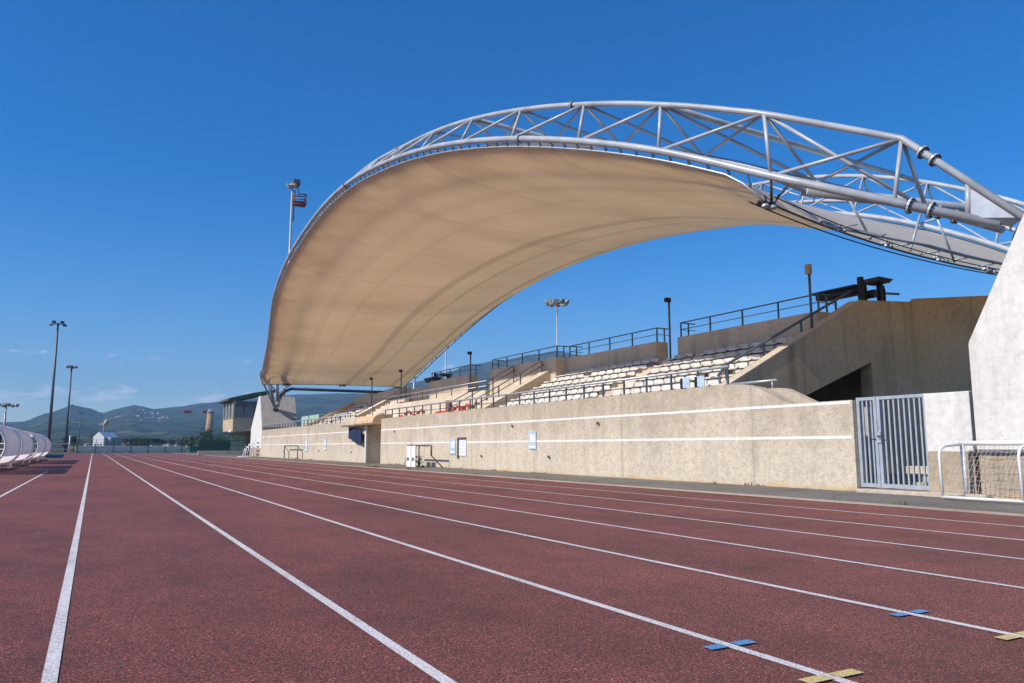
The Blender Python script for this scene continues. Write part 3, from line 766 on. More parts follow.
def rear(v):
    y = 10.8 + 54.2 * v
    return Vector((24.0, y, herm([a for a, b in RK], [b for a, b in RK], y, False)))
def mem(u, v):
    t = TN + .004 + (TF - TN - .004) * v
    f = front(t); drop = .20 + .34 * max(0, 1 - v / .012) ** 1.5 + .2 * max(0, (v - .985) / .015) ** 2
    f = f + Vector((.08, 0, -drop))
    r = rear(v)
    p = f.lerp(r, u)
    e = 4 * u * (1 - u)
    endn = max(0, 1 - v / .10) ** 2; endf = max(0, 1 - (1 - v) / .10) ** 2
    p.z -= e * (.30 * math.sin(math.pi * min(1, max(0, v))) + .10 * endn - .04 * endf)
    p.y += e * (.55 * endn - .7 * endf)
    return p
cn = thing('stadium_canopy', 'large arched canopy of tan fabric on white tubular steel trusses over the stand', 'canopy', (18, 37, 0))
NU, NV = 36, 150
mm = MB(); vs = [mem(i / NU, j / NV) for j in range(NV + 1) for i in range(NU + 1)]
fs = [(j * (NU + 1) + i, j * (NU + 1) + i + 1, (j + 1) * (NU + 1) + i + 1, (j + 1) * (NU + 1) + i) for j in range(NV) for i in range(NU)]
mm.add(vs, fs, True)
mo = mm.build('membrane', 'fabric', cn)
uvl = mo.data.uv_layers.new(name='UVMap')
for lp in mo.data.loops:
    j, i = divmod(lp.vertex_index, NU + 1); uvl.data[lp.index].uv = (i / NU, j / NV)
ln = MB(); LU, LV = 30, 110  # extra sheet added under the membrane to blur the truss shadows
def diffuser_pt(u, v):
    e = (max(0, 4 * u * (1 - u)) ** .5) * min(1, 9 * v, 6 * (1 - v)) * .75 + .006
    return mem(u, v) - Vector((0, 0, e))
ln.add([diffuser_pt(i / LU, j / LV) for j in range(LV + 1) for i in range(LU + 1)], [(j * (LU + 1) + i, j * (LU + 1) + i + 1, (j + 1) * (LU + 1) + i + 1, (j + 1) * (LU + 1) + i) for j in range(LV) for i in range(LU)], True)
lo_ = ln.build('shadow_diffuser_sheet', 'diffuser', cn)
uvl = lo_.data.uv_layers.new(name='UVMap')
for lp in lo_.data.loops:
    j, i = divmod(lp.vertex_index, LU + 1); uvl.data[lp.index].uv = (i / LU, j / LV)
def edge(pts, r, nm, mat='pole'): return MB().tube(pts, r, 6).build(nm, mat, mo)
edge([mem(0, j / NV) for j in range(NV + 1)], .028, 'edge_tube', 'railtop')
edge([mem(1, j / NV) for j in range(NV + 1)], .035, 'edge_tube', 'dark')
edge([mem(i / NU, 0) + Vector((0, -.02, -.02)) for i in range(NU + 1)], .026, 'edge_cable', 'brownframe')
edge([mem(i / NU, 0) + Vector((0, -.30, -.02 - .02 * math.sin(i / NU * 3.14))) for i in range(NU + 1)], .014, 'edge_cable', 'dark')
edge([mem(i / NU, 0) + Vector((0, .35, .06)) for i in range(NU + 1)], .016, 'edge_cable', 'dark')
edge([mem(i / NU, 1) for i in range(NU + 1)], .03, 'edge_cable', 'brownframe')
def tie(v, m=None):
    a = mem(0, v); t = TN + .004 + (TF - TN - .004) * v; b = front(t)
    m = m or MB(); m.tube([a, b], .016, 4, False); d = a.lerp(b, .25); m.bar(d + Vector((0, -.03, 0)), d + Vector((0, .03, 0)), .04, .05); return m
for j in range(100): tie((j + .5) / 128).build('lacing_tie', 'rail', cn)
tm = MB()
for j in range(100, 128): tie((j + .5) / 128, tm)
o = tm.build('lacing_tie', 'rail', cn); o['kind'] = 'stuff'
def seg(f, a, b, n): return [f(a + (b - a) * i / n) for i in range(n + 1)]
ft_ = bpy.data.objects.new('front_truss', None); col.objects.link(ft_); ft_.parent = cn; ft_.location = (0, 0, 0)
MB().tube(seg(front, .004, .06, 4)[:1] + seg(front, .06, .955, 150) + [front(.996)], .082, 12).build('lower_chord', 'steel', ft_)
hn = Vector((12.62, 6.50, 4.38)); hf = Vector((13.2, 66.45, 4.1))
MB().tube([hn, topc(.0285)] + seg(topc, .0285, .955, 150)[1:] + [topc(.955).lerp(hf, .5), hf], .066, 12).build('upper_chord', 'steel', ft_)
MB().tube([lowr(.006)] + seg(lowr, .03, .955, 120) + [lowr(.995)], .066, 12).build('inner_chord', 'steel', ft_)
nodes = [.0285, .063, .102, .1385, .1775, .215, .253, .291] + [.291 + .0369 * k for k in range(1, 19)]
wb = MB()
for i, t in enumerate(nodes):
    A, L, K = topc(t), front(t), lowr(t)
    wb.tube([A, L], .040, 8); wb.tube([A, K], .036, 8)
    if i % 2 == 0: wb.tube([L, K], .034, 8)
    if i + 1 < len(nodes):
        t2 = nodes[i + 1]
        wb.tube([A, front(t2)], .038, 8); wb.tube([A, lowr(t2)], .034, 8)
        if i % 2: wb.tube([L, lowr(t2)], .03, 8)
    if i > 0: wb.tube([A, lowr(nodes[i - 1])], .036, 8)
wb.build('web_tubes', 'steel', ft_)
# end gussets, hinge plates and bolted flanges
def flange(name, p, d, r, par): 
    o = MB().disc(p, d, r, .035, 18); b = Vector(d).normalized(); s1 = b.orthogonal().normalized(); s2 = b.cross(s1)
    f = o.build(name, 'galv', par); bo = MB()
    for k in range(10):
        w = k * math.pi / 5; q = Vector(p) + (s1 * math.cos(w) + s2 * math.sin(w)) * r * .78
        bo.tube([q - b * .045, q + b * .045], .014, 6)
    bo.build('bolts', 'dark', f)
dU = (hn - topc(.0285)).normalized()
for dd in (.52, .80): flange('flange', topc(.0285) + dU * dd, dU, .125, ft_)
dL = (front(0) - front(.05)).normalized()
for tt in (.0245, .0195): flange('flange', front(tt), dL, .15, ft_)
for tt in (.0245, .0195): flange('flange', lowr(tt), dL, .13, ft_)
for tt in (.172, .36): flange('flange', front(tt), front(tt + .01) - front(tt), .115, ft_)
for tt in (.145, .30): flange('flange', topc(tt), topc(tt + .01) - topc(tt), .10, ft_)
g1, g2, g3 = topc(.0285).lerp(hn, .58), front(.011), front(.002)
gp = MB()
gv = [g1, hn, g3, g2]
n_ = (hn - g1).cross(g2 - g1).normalized() * .014
gp.add([q + n_ for q in gv] + [q - n_ for q in gv], [(0, 1, 2, 3), (7, 6, 5, 4)] + [(i, i + 4, (i + 1) % 4 + 4, (i + 1) % 4) for i in range(4)])
gp.build('gusset_plate', 'galv', ft_)
MB().tube([g1, g2], .05, 8).build('stiffener', 'steel', ft_)
hp = MB().disc(front(-.0005), dL + Vector((0, 0, -.1)), .24, .07, 20).build('hinge_plate', 'pole', ft_)
MB().disc(Vector(FH) + Vector((0, .02, -.02)), (0, 1, -.4), .2, .12, 16).build('hinge_plate', 'dark', ft_)
for a, b, r in (((13.9, 65.5, 6.1), FH, .11), ((12.1, 64.6, 6.2), FH, .07), ((11.9, 64.1, 6.1), (13.3, 65.6, 5.3), .05), ((13.0, 65.5, 6.2), (13.3, 66.2, 4.6), .09), ((13.3, 65.6, 5.3), (14.1, 65.5, 5.9), .05)):
    MB().tube([a, b], r, 8).build('leg_strut', 'galv' if r < .1 else 'steel', ft_)
# rear truss
rt_ = bpy.data.objects.new('rear_truss', None); col.objects.link(rt_); rt_.parent = cn
rl = lambda v: rear(v) + Vector((.04, 0, .16)); ru = lambda v: rear(v) + Vector((.75, 0, 1.75)); rk = lambda v: rear(v) + Vector((1.05, 0, .80))
for f, r, nm in ((rl, .085, 'lower_chord'), (ru, .075, 'upper_chord'), (rk, .075, 'outer_chord')): MB().tube(seg(f, 0, 1, 70), r, 8).build(nm, 'steel', rt_)
wb = MB()
for i in range(23):
    v = i / 22; wb.tube([ru(v), rl(v)], .04, 6); wb.tube([ru(v), rk(v)], .038, 6)
    if i < 22: wb.tube([ru(v), rl(v + 1/22)], .04, 6); wb.tube([ru(v + 1/22), rk(v)], .036, 6); wb.tube([rl(v), rk(v + 1/22)], .03, 6)
wb.build('web_tubes', 'steel', rt_)
for v, q in ((0, (25.6, 8.2, .1)), (1, (25.6, 67.6, .1))):
    MB().tube([rl(v), q], .12, 10).build('leg', 'steel', rt_); MB().tube([rk(v), q], .10, 10).build('leg', 'steel', rt_)
# cross struts between the trusses, over the membrane
for t, v, r in ((.102, .098, .075), (.215, .25, .08), (.34, .42, .08), (.62, .66, .08), (.76, .80, .075), (.88, .92, .075)):
    MB().tube([topc(t), ru(v)], r, 10).build('cross_strut', 'steel', cn)
MB().tube([(12.3, 10.40, 5.95), (24.2, 9.3, 6.45)], .115, 14).build('cross_strut', 'steel', cn)
MB().tube([lowr(.034), Vector((15.1, 10.15, 6.07))], .085, 12).build('elbow_strut', 'steel', cn)
MB().tube([front(.063), (12.35, 10.40, 5.95)], .06, 10).build('elbow_strut', 'steel', cn)
MB().tube([(13.35, 66.0, 4.9), (13.75, 65.8, 5.4), (14.3, 65.65, 5.66), (24.2, 65.4, 5.62)], .13, 12).build('cross_strut', 'pole', cn)
# brackets and lamps fixed along the membrane ends
def bracket(p, s=1.0, mat='dark'):
    o = MB(); p = Vector(p)
    o.bbox(p + Vector((-.25, -.12, -.06)) * s, p + Vector((.25, .12, .02)) * s, .02)
    o.bar(p + Vector((-.3, 0, 0)) * s, p + Vector((.3, .1, -.08)) * s, .07 * s); o.tube([p + Vector((0, 0, .02)), p + Vector((.02, .05, .22)) * s], .025, 6)
    b = o.build('corner_bracket', mat, cn)
    l = MB(); l.disc(p + Vector((-.12, -.08, -.11)) * s, (0, .2, 1), .1 * s, .05, 10)
    l.build('lamp_disc', 'railtop', b)
    l = MB(); l.disc(p + Vector((.15, -.08, -.11)) * s, (0, .2, 1), .1 * s, .05, 10); l.build('lamp_disc', 'railtop', b)
bracket(mem(.01, 0) + Vector((-.05, -.05, -.06)), .75)
for u in (.20, .34, .50): bracket(mem(u, 0) + Vector((0, -.16, -.02)), .55, 'galv')
for u in (.66, .82): bracket(mem(u, 0) + Vector((0, -.16, -.02)), .7, 'galv')
for u in (.15, .52, .94): bracket(mem(u, 1) + Vector((0, .1, .05)), 1.3)
for u, dx in ((.30, -.7), (.42, .5), (.56, -.6)):
    a = mem(u, 0); MB().tube([a + Vector((0, -.1, 0)), Vector((a.x + dx, a.y - .1, 6.05 + .02 * a.x))], .028, 6).build('hanger', 'galv', cn)
for off_, z_ in ((-.42, .02), (-.62, -.05)):
    MB().tube([mem(.16 + .84 * i / 20, 0) + Vector((0, off_ * min(1, i / 6), z_ + .05)) for i in range(21)], .03, 8).build('edge_rod', 'steel', cn)
for i in range(9):
    u = .2 + .085 * i; MB().tube([mem(u, 0) + Vector((0, -.05, 0)), mem(u + .02, 0) + Vector((0, -.45, .04))], .018, 6).build('tie_rod', 'galv', cn)
MB().tube([mem(.02, 0) + Vector((0, -.05, 0)), front(.063)], .03, 8).build('hanger', 'pole', cn)
MB().tube([mem(.02, 0) + Vector((.05, -.05, 0)), lowr(.07)], .028, 8).build('hanger', 'pole', cn)

# ------------------------------------------------------------------ dugouts
def dugout(label, y0, y1, n):
    t = thing('team_dugout', label, 'dugout', (-2.7, (y0 + y1) / 2, 0))
    # C-shaped shell open towards -X, made of rounded bays
    ang = [R(a) for a in range(-78, 142, 11)]
    L = (y1 - y0) / n
    for b in range(n):
        m = MB(); outer = []; K = 14; na = len(ang)
        for k in range(K + 1):
            y = y0 + b * L + L * k / K; s = -1 + 2 * k / K; bul = .06 * (1 - s ** 4)
            for a in ang:
                rx, rz = .68 + bul, .70 + bul
                outer.append((-3.0 + rx * math.cos(a) * (1.0 if a > 0 else .98), y, .83 + rz * math.sin(a) * (.88 if a < 0 else 1)))
        fs = [(k * na + i, (k + 1) * na + i, (k + 1) * na + i + 1, k * na + i + 1) for k in range(K) for i in range(na - 1)]
        m.add(outer, fs, True); o = m.build('shell_bay', 'dugout', t)
        rb = MB().tube([(-3.0 + .69 * math.cos(a), y0 + (b + 1) * L, .83 + .71 * math.sin(a) * (.88 if a < 0 else 1)) for a in ang], .028, 6)
        rb.build('joint_rib', 'white', t)
    rb = MB().tube([(-3.0 + .70 * math.cos(a), y0, .83 + .72 * math.sin(a) * (.88 if a < 0 else 1)) for a in ang], .035, 8).build('rim', 'white', t)
    bn = MB().bbox((-3.35, y0 + .15, .42), (-2.75, y1 - .15, .47), .015).build('bench', 'palepole', t)
    for k in range(n + 1):
        y = y0 + .2 + (y1 - y0 - .4) * k / n
        for x in (-2.62, -3.2): MB().bar((x, y, 0), (x, y, .42), .06).build('leg', 'white', t)
        MB().bar((-3.5, y, .03), (-2.4, y, .03), .06).build('skid', 'pole', t)
dugout('nearest white curved fibreglass dugout, cut by the left picture edge', 27.4, 33.0, 1)
dugout('second white curved dugout, right behind the nearest one', 33.6, 39.6, 1)
dugout('third white curved dugout, after the gap in the row', 43.0, 49.0, 1)
dugout('last and smallest looking white curved dugout in the row', 49.6, 55.5, 1)
o = MB().bbox((-3.2, 68.5, .02), (-2.0, 70.0, .28), .06).build('landing_mat', 'mat_blue'); tag(o, 'low blue mat on the grass strip beyond the dugouts', 'mat')
t = thing('pitch_barrier', 'thin white pitch barrier beside the dugouts and poles', 'barrier', (-4, 92, 0))
for z in (1.15, .6): MB().tube([(-9, 92, z), (-2.2, 92, z)], .045, 6).build('rail', 'white', t)
for i in range(5): MB().tube([(-9 + 1.7 * i, 92, 0), (-9 + 1.7 * i, 92, 1.15)], .05, 6).build('post', 'white', t)
MB().tube([(-2.2, 92, 0), (-2.2, 92, 2.0)], .06, 6).build('end_post', 'white', t)

# ------------------------------------------------------------------ light masts
def mast(name, label, x, y, h, r, heads, mat='pole', cat='light mast', ring=False, base=0):
    t = thing(name, label, cat, (x, y, base))
    MB().tube([(x, y, base), (x, y, h)], [r, r * .6], 10).build('pole', mat, t)
    if ring:
        MB().tube([(x + ring * math.cos(a), y + ring * math.sin(a), h) for a in [k * math.pi / 8 for k in range(17)]], .06, 6).build('ring', mat, t)
        for k in range(heads):
            a = 2 * math.pi * k / heads + .3; px, py = x + ring * math.cos(a), y + ring * math.sin(a)
            l = MB(); c_ = Vector((px, py, h + .05)); dd = Vector((math.cos(a), math.sin(a), -.55)).normalized()
            l.tube([c_ - dd * .16, c_ + dd * .12, c_ + dd * .2], [.12 * min(1, ring * 1.2), .3 * min(1, ring * 1.2), .32 * min(1, ring * 1.2)], 10); l.build('floodlight', 'palepole', t)
        MB().tube([(x - ring, y, h), (x + ring, y, h)], .05, 6).build('arm', mat, t); MB().tube([(x, y - ring, h), (x, y + ring, h)], .05, 6).build('arm', mat, t)
        MB().disc((x, y, h + .1), (0, 0, 1), ring * .45, .35, 12).build('hub', 'palepole', t)
    else:
        s = r * 1.25
        MB().bar((x - 3.4 * s, y, h - .1), (x + 3.4 * s, y, h - .1), .10).build('cross_arm', mat, t)
        for k in range(heads):
            px = x + (-1 if k % 2 else 1) * (1.9 + 1.2 * (k // 2 % 2)) * s; zz = h - .05 + (.8 if k // 2 == 0 else -.8) * s
            l = MB().bbox((px - s * .95, y - .3, zz - s * .45), (px + s * .95, y + .3, zz + s * .45), .05); l.build('floodlight', 'palepole' if k == 3 else 'dark', t)
    return t
mast('floodlight_mast', 'taller grey floodlight mast left of the second one, behind the dugouts', -4.42, 100, 14.7, .17, 4)
mast('floodlight_mast', 'second tall grey floodlight mast with a cluster of lamps', -4.15, 150, 14.3, .20, 6, ring=.7)
mast('floodlight_mast', 'small faraway lamp mast between the two tall masts', -6.6, 260, 13.0, .16, 4)
mast('floodlight_mast', 'small faraway lamp mast just right of the second tall mast', -5.0, 330, 13.5, .18, 4)
mast('floodlight_mast', 'lamp ring of a mast at the left picture edge above the dugouts', -13.0, 150, 7.6, .2, 8, 'palepole', ring=1.6)
mast('floodlight_mast', 'tan mast with a ring of lamps behind the stand parapets', 46, 74.5, 17.3, .13, 10, 'palepole', ring=1.15)
mast('floodlight_mast', 'thin distant ring lamp mast seen just under the canopy edge', 60, 139, 22.3, .2, 10, 'palepole', ring=1.5)
t = mast('floodlight_mast', 'tall pale mast with lamp cluster and red basket rising behind the canopy', 15.05, 72, 25.4, .16, 4, 'palepole', ring=.4)
bx_, bz_ = 15.75, 23.6
kk = MB()
for z in (0, .45, .95): kk.tube([(bx_ - .5, 71.6, bz_ + z), (bx_ + .55, 71.6, bz_ + z + .1), (bx_ + .55, 72.3, bz_ + z + .1), (bx_ - .5, 72.3, bz_ + z), (bx_ - .5, 71.6, bz_ + z)], .05, 6)
for x in (bx_ - .5, bx_ + .55):
    for y in (71.6, 72.3): kk.tube([(x, y, bz_), (x, y, bz_ + 1.0)], .05, 6)
k2 = kk.build('basket', 'lightred', t)
MB().bbox((bx_ - .5, 71.6, bz_ - .06), (bx_ + .55, 72.3, bz_ + .3), .04).build('basket_floor', 'red', k2)
MB().tube([(15.1, 72, 25.6), (15.6, 72, 25.3), (15.75, 72, 24.5)], .04, 6).build('hoist_arm', 'pole', t)
MB().bbox((15.05, 71.7, 25.5), (15.75, 72.3, 26.1), .1).build('hoist_box', 'pole', t)
MB().tube([(15.25, 72.0, 22.0), (15.32, 72, 25.0)], .06, 6).build('ladder_rail', 'lightred', t)

# ------------------------------------------------------------------ press box, fence, hurdles
t = thing('press_box', 'raised ochre press box with window band and sloping green roof', 'building', (14, 80, 0))
bx0, bx1, by0, by1, zf, zs, zr = 11.6, 15.6, 78, 84.5, 2.35, 3.62, 5.25
MB().bbox((bx0, by0, zf), (bx1, by1, zs), .03).build('lower_wall', 'press_wall', t)
MB().box((bx0 + .06, by0 + .06, zs), (bx1 - .06, by1 - .06, zr)).build('window_glass', 'glass', t)
for k in range(5):
    x = bx0 + .05 + k * .96; MB().bbox((x - .07, by0 - .02, zs + .005), (x + .07, by0 + .1, zr), .01).build('mullion', 'brownframe' if k else 'press_wall', t)
for k in range(4):
    y = by0 + .4 + k * 1.95; MB().bbox((bx0 - .02, y - .08, zs + .005), (bx0 + .1, y + .08, zr), .01).build('mullion', 'press_wall', t)
MB().bbox((bx0 - .05, by0 - .05, zs - .06), (bx1, by1, zs + .004), .01).build('sill', 'sill', t)
MB().prism([(bx0 - .5, 5.28), (bx0 - .5, 5.46), (13.4, 6.05), (bx1, 6.45), (bx1, 6.2), (bx0 + .3, 5.26)], 'y', by0 - .35, by1 + .4).build('roof', 'green_roof', t)
MB().box((bx0 + .02, by0 + .02, zr), (bx1 - .02, by1 - .02, 5.7)).build('fascia', 'brownframe', t) if False else None
MB().bbox((bx0 - .12, by0 + .3, 2.25), (bx0 + .4, by0 + 1.8, 2.42), .03).build('lamp_box', 'white', t)
for x in (13.15, 15.1): MB().bbox((x - .18, by0 + .6, 0), (x + .18, by0 + 1.0, zf - .002), .02).build('column', 'brownframe', t)
MB().bbox((12.4, by1 - .4, 0), (bx1, by1 - .2, zf - .01), .02).build('ground_wall', 'pale_green', t)
MB().bbox((13.6, by0 + 2.4, 0), (14.4, by0 + 2.6, 1.2), .02).build('door_panel', 'brick', t)
o = MB().bbox((17.4, 68.5, 0), (20.5, 75, 3.7), .03).build('pale_green_shed', 'pale_green'); tag(o, 'pale green shed seen between the far pier and the stand end', 'shed')
t = thing('mesh_fence', 'dark green screened fence on a low cream base left of the press box', 'fence', (11, 84, 0))
MB().bbox((9.3, 84, 0), (14.5, 84.25, .42), .02).build('base_wall', 'riser', t)
for k in range(22):
    x = 9.35 + .245 * k; MB().tube([(x, 84.1, .42), (x, 84.1, 2.7)], .022, 5).build('upright', 'fence_green', t)
fm = MB()
for k in range(104): fm.bar((9.35 + .05 * k, 84.12, .45), (9.35 + .05 * k, 84.12, 1.45), .044, .008)
for k in range(60): fm.bar((9.35 + .087 * k, 84.12, 1.5), (9.35 + .087 * k, 84.12, 2.6), .016, .008)
for z in (.45, 1.0, 1.5, 2.1, 2.65): fm.bar((9.35, 84.10, z), (14.5, 84.10, z), .03, .04)
fm.build('mesh_panel', 'fence_green', t)
def hurdle(k):
    x, h_ = 10.75 + .17 * k, .62 + .2 * k
    h = thing('track_hurdle', ['lowest pale hurdle at the left of the pile by the far pier', 'second lowest hurdle of the pile by the far pier', 'middle hurdle of the pile by the far pier', 'second tallest hurdle of the pile by the far pier', 'tallest pale hurdle, leaning next to the far pier'][k], 'hurdle', (x, 67, 0), 'hurdles piled by the far pier')
    f = MB()
    for y in (66.5, 67.5): f.tube([(x - .25, y, .03), (x + .2, y, .05), (x + .32, y, h_)], .028, 6)
    f.tube([(x + .2, 66.5, .05), (x + .2, 67.5, .05)], .028, 6)
    f.build('frame', 'white', h)
    MB().bbox((x + .29, 66.45, h_ - .06), (x + .33, 67.55, h_ + .05), .01).build('top_bar', 'white', h)
    MB().bar((x + .26, 66.5, h_ * .5), (x + .26, 67.5, h_ * .6), .035).build('brace', 'palepole', h)
for k in range(5): hurdle(k)

# ------------------------------------------------------------------ far things
t = thing('far_wall', 'long low grey white wall across the far end of the track', 'wall', (5, 128, 0))
MB().bbox((-2.3, 128, 0), (12.4, 128.3, .98), .02).build('panel', 'house', t)
for k in range(7): MB().bar((-2 + 2.3 * k, 127.9, 0), (-2 + 2.3 * k, 127.9, 1.9), .07).build('fence_post', 'dark', t)
wn = MB()
for z in (1.2, 1.5, 1.85): wn.tube([(-9, 127.9, z), (12.4, 127.9, z)], .02, 5)
wn.build('fence_wire', 'dark', t)
o = MB().bbox((12.6, 125, 0), (14.1, 127.0, 1.0), .03).build('storage_bin', 'fence_green'); tag(o, 'dark green bin at the right end of the low far wall', 'bin')
t = thing('white_barn', 'small white gabled building with rooftop gear beyond the track end', 'building', (2.3, 222, 0))
MB().prism([(.6, 0), (.6, 3.4), (2.0, 4.6), (3.4, 3.4), (3.4, 0)], 'y', 220, 226).build('wall', 'white', t)
MB().bbox((3.42, 221, 0), (4.6, 226, 3.3), .05).build('side_wing', 'concrete_grey', t)
for k in range(3): MB().bbox((1.0 + .75 * k, 219.9, .6), (1.3 + .75 * k, 219.99, 1.7), .01).build('window', 'sill', t)
MB().tube([(2.0, 222, 4.5), (2.1, 222, 7.4)], .22, 6).build('vent_pipe', 'concrete_grey', t)
t.rotation_euler = (0, 0, R(-33))
MB().tube([(.4, 222, 6.6), (4.2, 222, 6.6)], .09, 5).build('antenna_arm', 'galv', t)
MB().tube([(2.0, 222, 6.2), (2.5, 222, 7.3), (3.0, 222, 7.3)], .5, 6).build('vent_head', 'concrete_grey', t)
t = thing('brick_chimney', 'old tapering brick chimney rising left of the press box', 'chimney', (60.8, 500, 0))
MB().tube([(60.8, 500, 0), (61.1, 500, 21.4)], [2.6, 1.75], 16).build('shaft', 'brick', t)
MB().tube([(61.1, 500, 21.3), (61.1, 500, 22.3)], 2.0, 16).build('rim', 'brick', t)
t = thing('tower_crane', 'distant tower crane with a white jib and red ends above the chimney', 'crane', (66, 540, 0))
MB().bar((66.5, 540, 0), (66.5, 540, 25.5), 1.2).build('mast', 'palepole', t)
MB().bbox((64.9, 539, 23.6), (67.0, 541, 25.4), .2).build('cab', 'white', t)
j = MB(); 
for k in range(24): j.bar((67 + 1.6 * k, 540, 23.6), (67.8 + 1.6 * k, 540, 24.6), .16); j.bar((67.8 + 1.6 * k, 540, 24.6), (68.6 + 1.6 * k, 540, 23.6), .16)
j.bar((55, 540, 23.6), (106, 540, 23.6), .35); j.bar((66, 540, 24.7), (106, 540, 24.7), .25); j.build('jib', 'white', t)
MB().bbox((49.8, 539, 22.6), (54.6, 541, 24.4), .2).build('counterweight', 'red', t)
MB().bbox((61.2, 539.4, 22.8), (65.6, 540.6, 24.6), .2).build('machinery', 'red', t)

# ------------------------------------------------------------------ hills
PROF = [(-700, 438), (-300, 432), (-100, 426), (20, 421), (45, 412), (70, 404), (85, 406.5), (100, 412), (113, 408.5), (122, 406), (131, 404), (140, 406), (150, 408), (175, 406), (200, 402), (222, 399.5), (260, 396.5), (300, 393), (330, 392), (370, 391.5), (415, 380), (449, 369), (470, 362), (500, 358), (539, 351), (556, 347.5), (580, 351), (620, 360), (700, 385), (900, 408), (1300, 422), (2200, 430)]
YAW, PIT, F = .4939, .1363, 770.
def ridge(az):
    """height per metre of distance for a compass direction"""
    d = az - YAW; px = 512 + F * math.tan(d) / math.cos(PIT) * 1.0
    for (a, ya), (b, yb) in zip(PROF, PROF[1:]):
        if px <= b:
            k = max(0, (px - a) / (b - a)); k = k * k * (3 - 2 * k) * .7 + k * .3
            y = ya + (yb - ya) * k; break
    else: y = PROF[-1][1]
    return max(0, (447.2 - y)) / 784 * math.cos(d)
hm = MB(); NA, NR = 420, 46; r0, r1 = 620., 4300.; RR = 3000.
az0, az1 = YAW - R(52), YAW + R(56); vs = []
for i in range(NA + 1):
    az = az0 + (az1 - az0) * i / NA; rg = ridge(az)
    for j in range(NR + 1):
        r = r0 + (r1 - r0) * (j / NR) ** 1.15; x, y = r * math.sin(az), r * math.cos(az)
        k = (r - 900) / (RR - 900); k = max(0, min(1, k)); k = k ** 1.35 if r <= RR else 1 - ((r - RR) / (r1 - RR)) ** 1.5 * .5
        top = rg * RR * k
        n = mnoise.fractal(Vector((x / 420, y / 420, 3.1)), 1.0, 2.1, 6) * .5 + .5 * abs(mnoise.fractal(Vector((x / 900, y / 900, 9.1)), 1.0, 2, 5))
        z = top * (1 + .22 * (n - .3) * (1 - k * .92)) + 26 * mnoise.noise(Vector((x / 160, y / 160, 1))) * k * (1 - k) + max(0, 12 * n) * min(1, max(0, (r - 800) / 500)) * (1 - k)
        if j > 10: z += 5 * mnoise.noise(Vector((x / 45, y / 45, 5))) * (k if r < RR else .2) * (1 - .5 * k)
        vs.append((x, y, max(z, 0) - (3 if j == 0 else 0)))
fs = [(i * (NR + 1) + j, (i + 1) * (NR + 1) + j, (i + 1) * (NR + 1) + j + 1, i * (NR + 1) + j + 1) for i in range(NA) for j in range(NR)]
hm.add(vs, fs, True)
def hill_mat():
    m, nt, nd, lk, bs = new_mat('forest_hills')
    p = geopos(nt)
    a = noise(nt, p, .005, 6, .65); b = noise(nt, p, .022, 6, .75)
    k = ramp(nt, a, [(.3, (.022, .034, .018)), (.5, (.04, .055, .024)), (.68, (.075, .085, .04)), (.78, (.14, .13, .08))])
    k = mix(nt, .8, k, ramp(nt, b, [(.38, (.15, .17, .18)), (.5, (.9, .9, .9)), (.64, (2.8, 2.5, 2.1))]), 'MULTIPLY')
    lk.new(k, bs.inputs['Base Color']); bs.inputs['Roughness'].default_value = 1; bs.inputs['Specular IOR Level'].default_value = 0
    bump(nt, bs, b, 1.0, 8.0)
    return m
M['hills'] = hill_mat()
hills_ob = struct(hm.build('hills', 'hills'))
def hill_z(x, y):
    r = math.hypot(x, y); az = math.atan2(x, y); i = int(round((az - az0) / (az1 - az0) * NA)); j = int(round(((r - r0) / (r1 - r0)) ** (1 / 1.15) * NR)) if r > r0 else 0
    i = max(0, min(NA, i)); j = max(0, min(NR, j)); return vs_h[i * (NR + 1) + j][2]
vs_h = vs
# hillside houses and village roofs on the plain
def house_proto():
    h = thing('hillside_house', 'small pale house', 'house', (0, 0, 0))
    MB().box((-6, -5, -3), (6, 5, 5)).build('wall', 'house', h)
    MB().prism([(-6.5, 5), (0, 7.6), (6.5, 5)], 'y', -5.4, 5.4).build('roof', 'roof_tile', h)
    w = MB()
    for x in (-3.6, 0, 3.6): w.box((x - .7, -5.06, 1), (x + .7, -5.0, 3))
    w.build('window', 'sill', h)
    return h
hp_ = house_proto(); used = False; rh = random.Random(21)
def px_az(px): return YAW + math.atan((px - 512) * math.cos(PIT) / F)
spots = []
for k in range(30): spots.append((rh.gauss(147, 11), rh.uniform(2100, 2600), 'up'))
for k in range(4): spots.append((rh.gauss(118, 3), rh.uniform(2250, 2400), 'up'))
for k in range(26): spots.append((rh.uniform(95, 200), rh.uniform(650, 1050), 'low'))
for k in range(4): spots.append((rh.uniform(60, 95), rh.uniform(500, 700), 'low'))
spots.append((345, 1250, 'one'))
for (px, r, kd) in spots:
    az = px_az(px); x, y = r * math.sin(az), r * math.cos(az)
    if used: o = copy_tree(hp_)
    else: o = hp_; used = True
    o.location = (x, y, hill_z(x, y) + 1); o.rotation_euler = (0, 0, rh.uniform(-.9, .9)); s = rh.uniform(.55, 1.0) * (.42 if kd == 'up' else .42); o.scale = (s * rh.uniform(1, 1.7), s, s)
    if kd == 'up': tag(o, 'tiny pale house in the hamlet high on the far hillside', 'house', 'hamlet houses on the hillside')
    elif kd == 'low': tag(o, 'small pale house among trees at the foot of the hills', 'house', 'houses at the foot of the hills')
    else: tag(o, 'lone white house on the wooded slope behind the far seat rows', 'house')

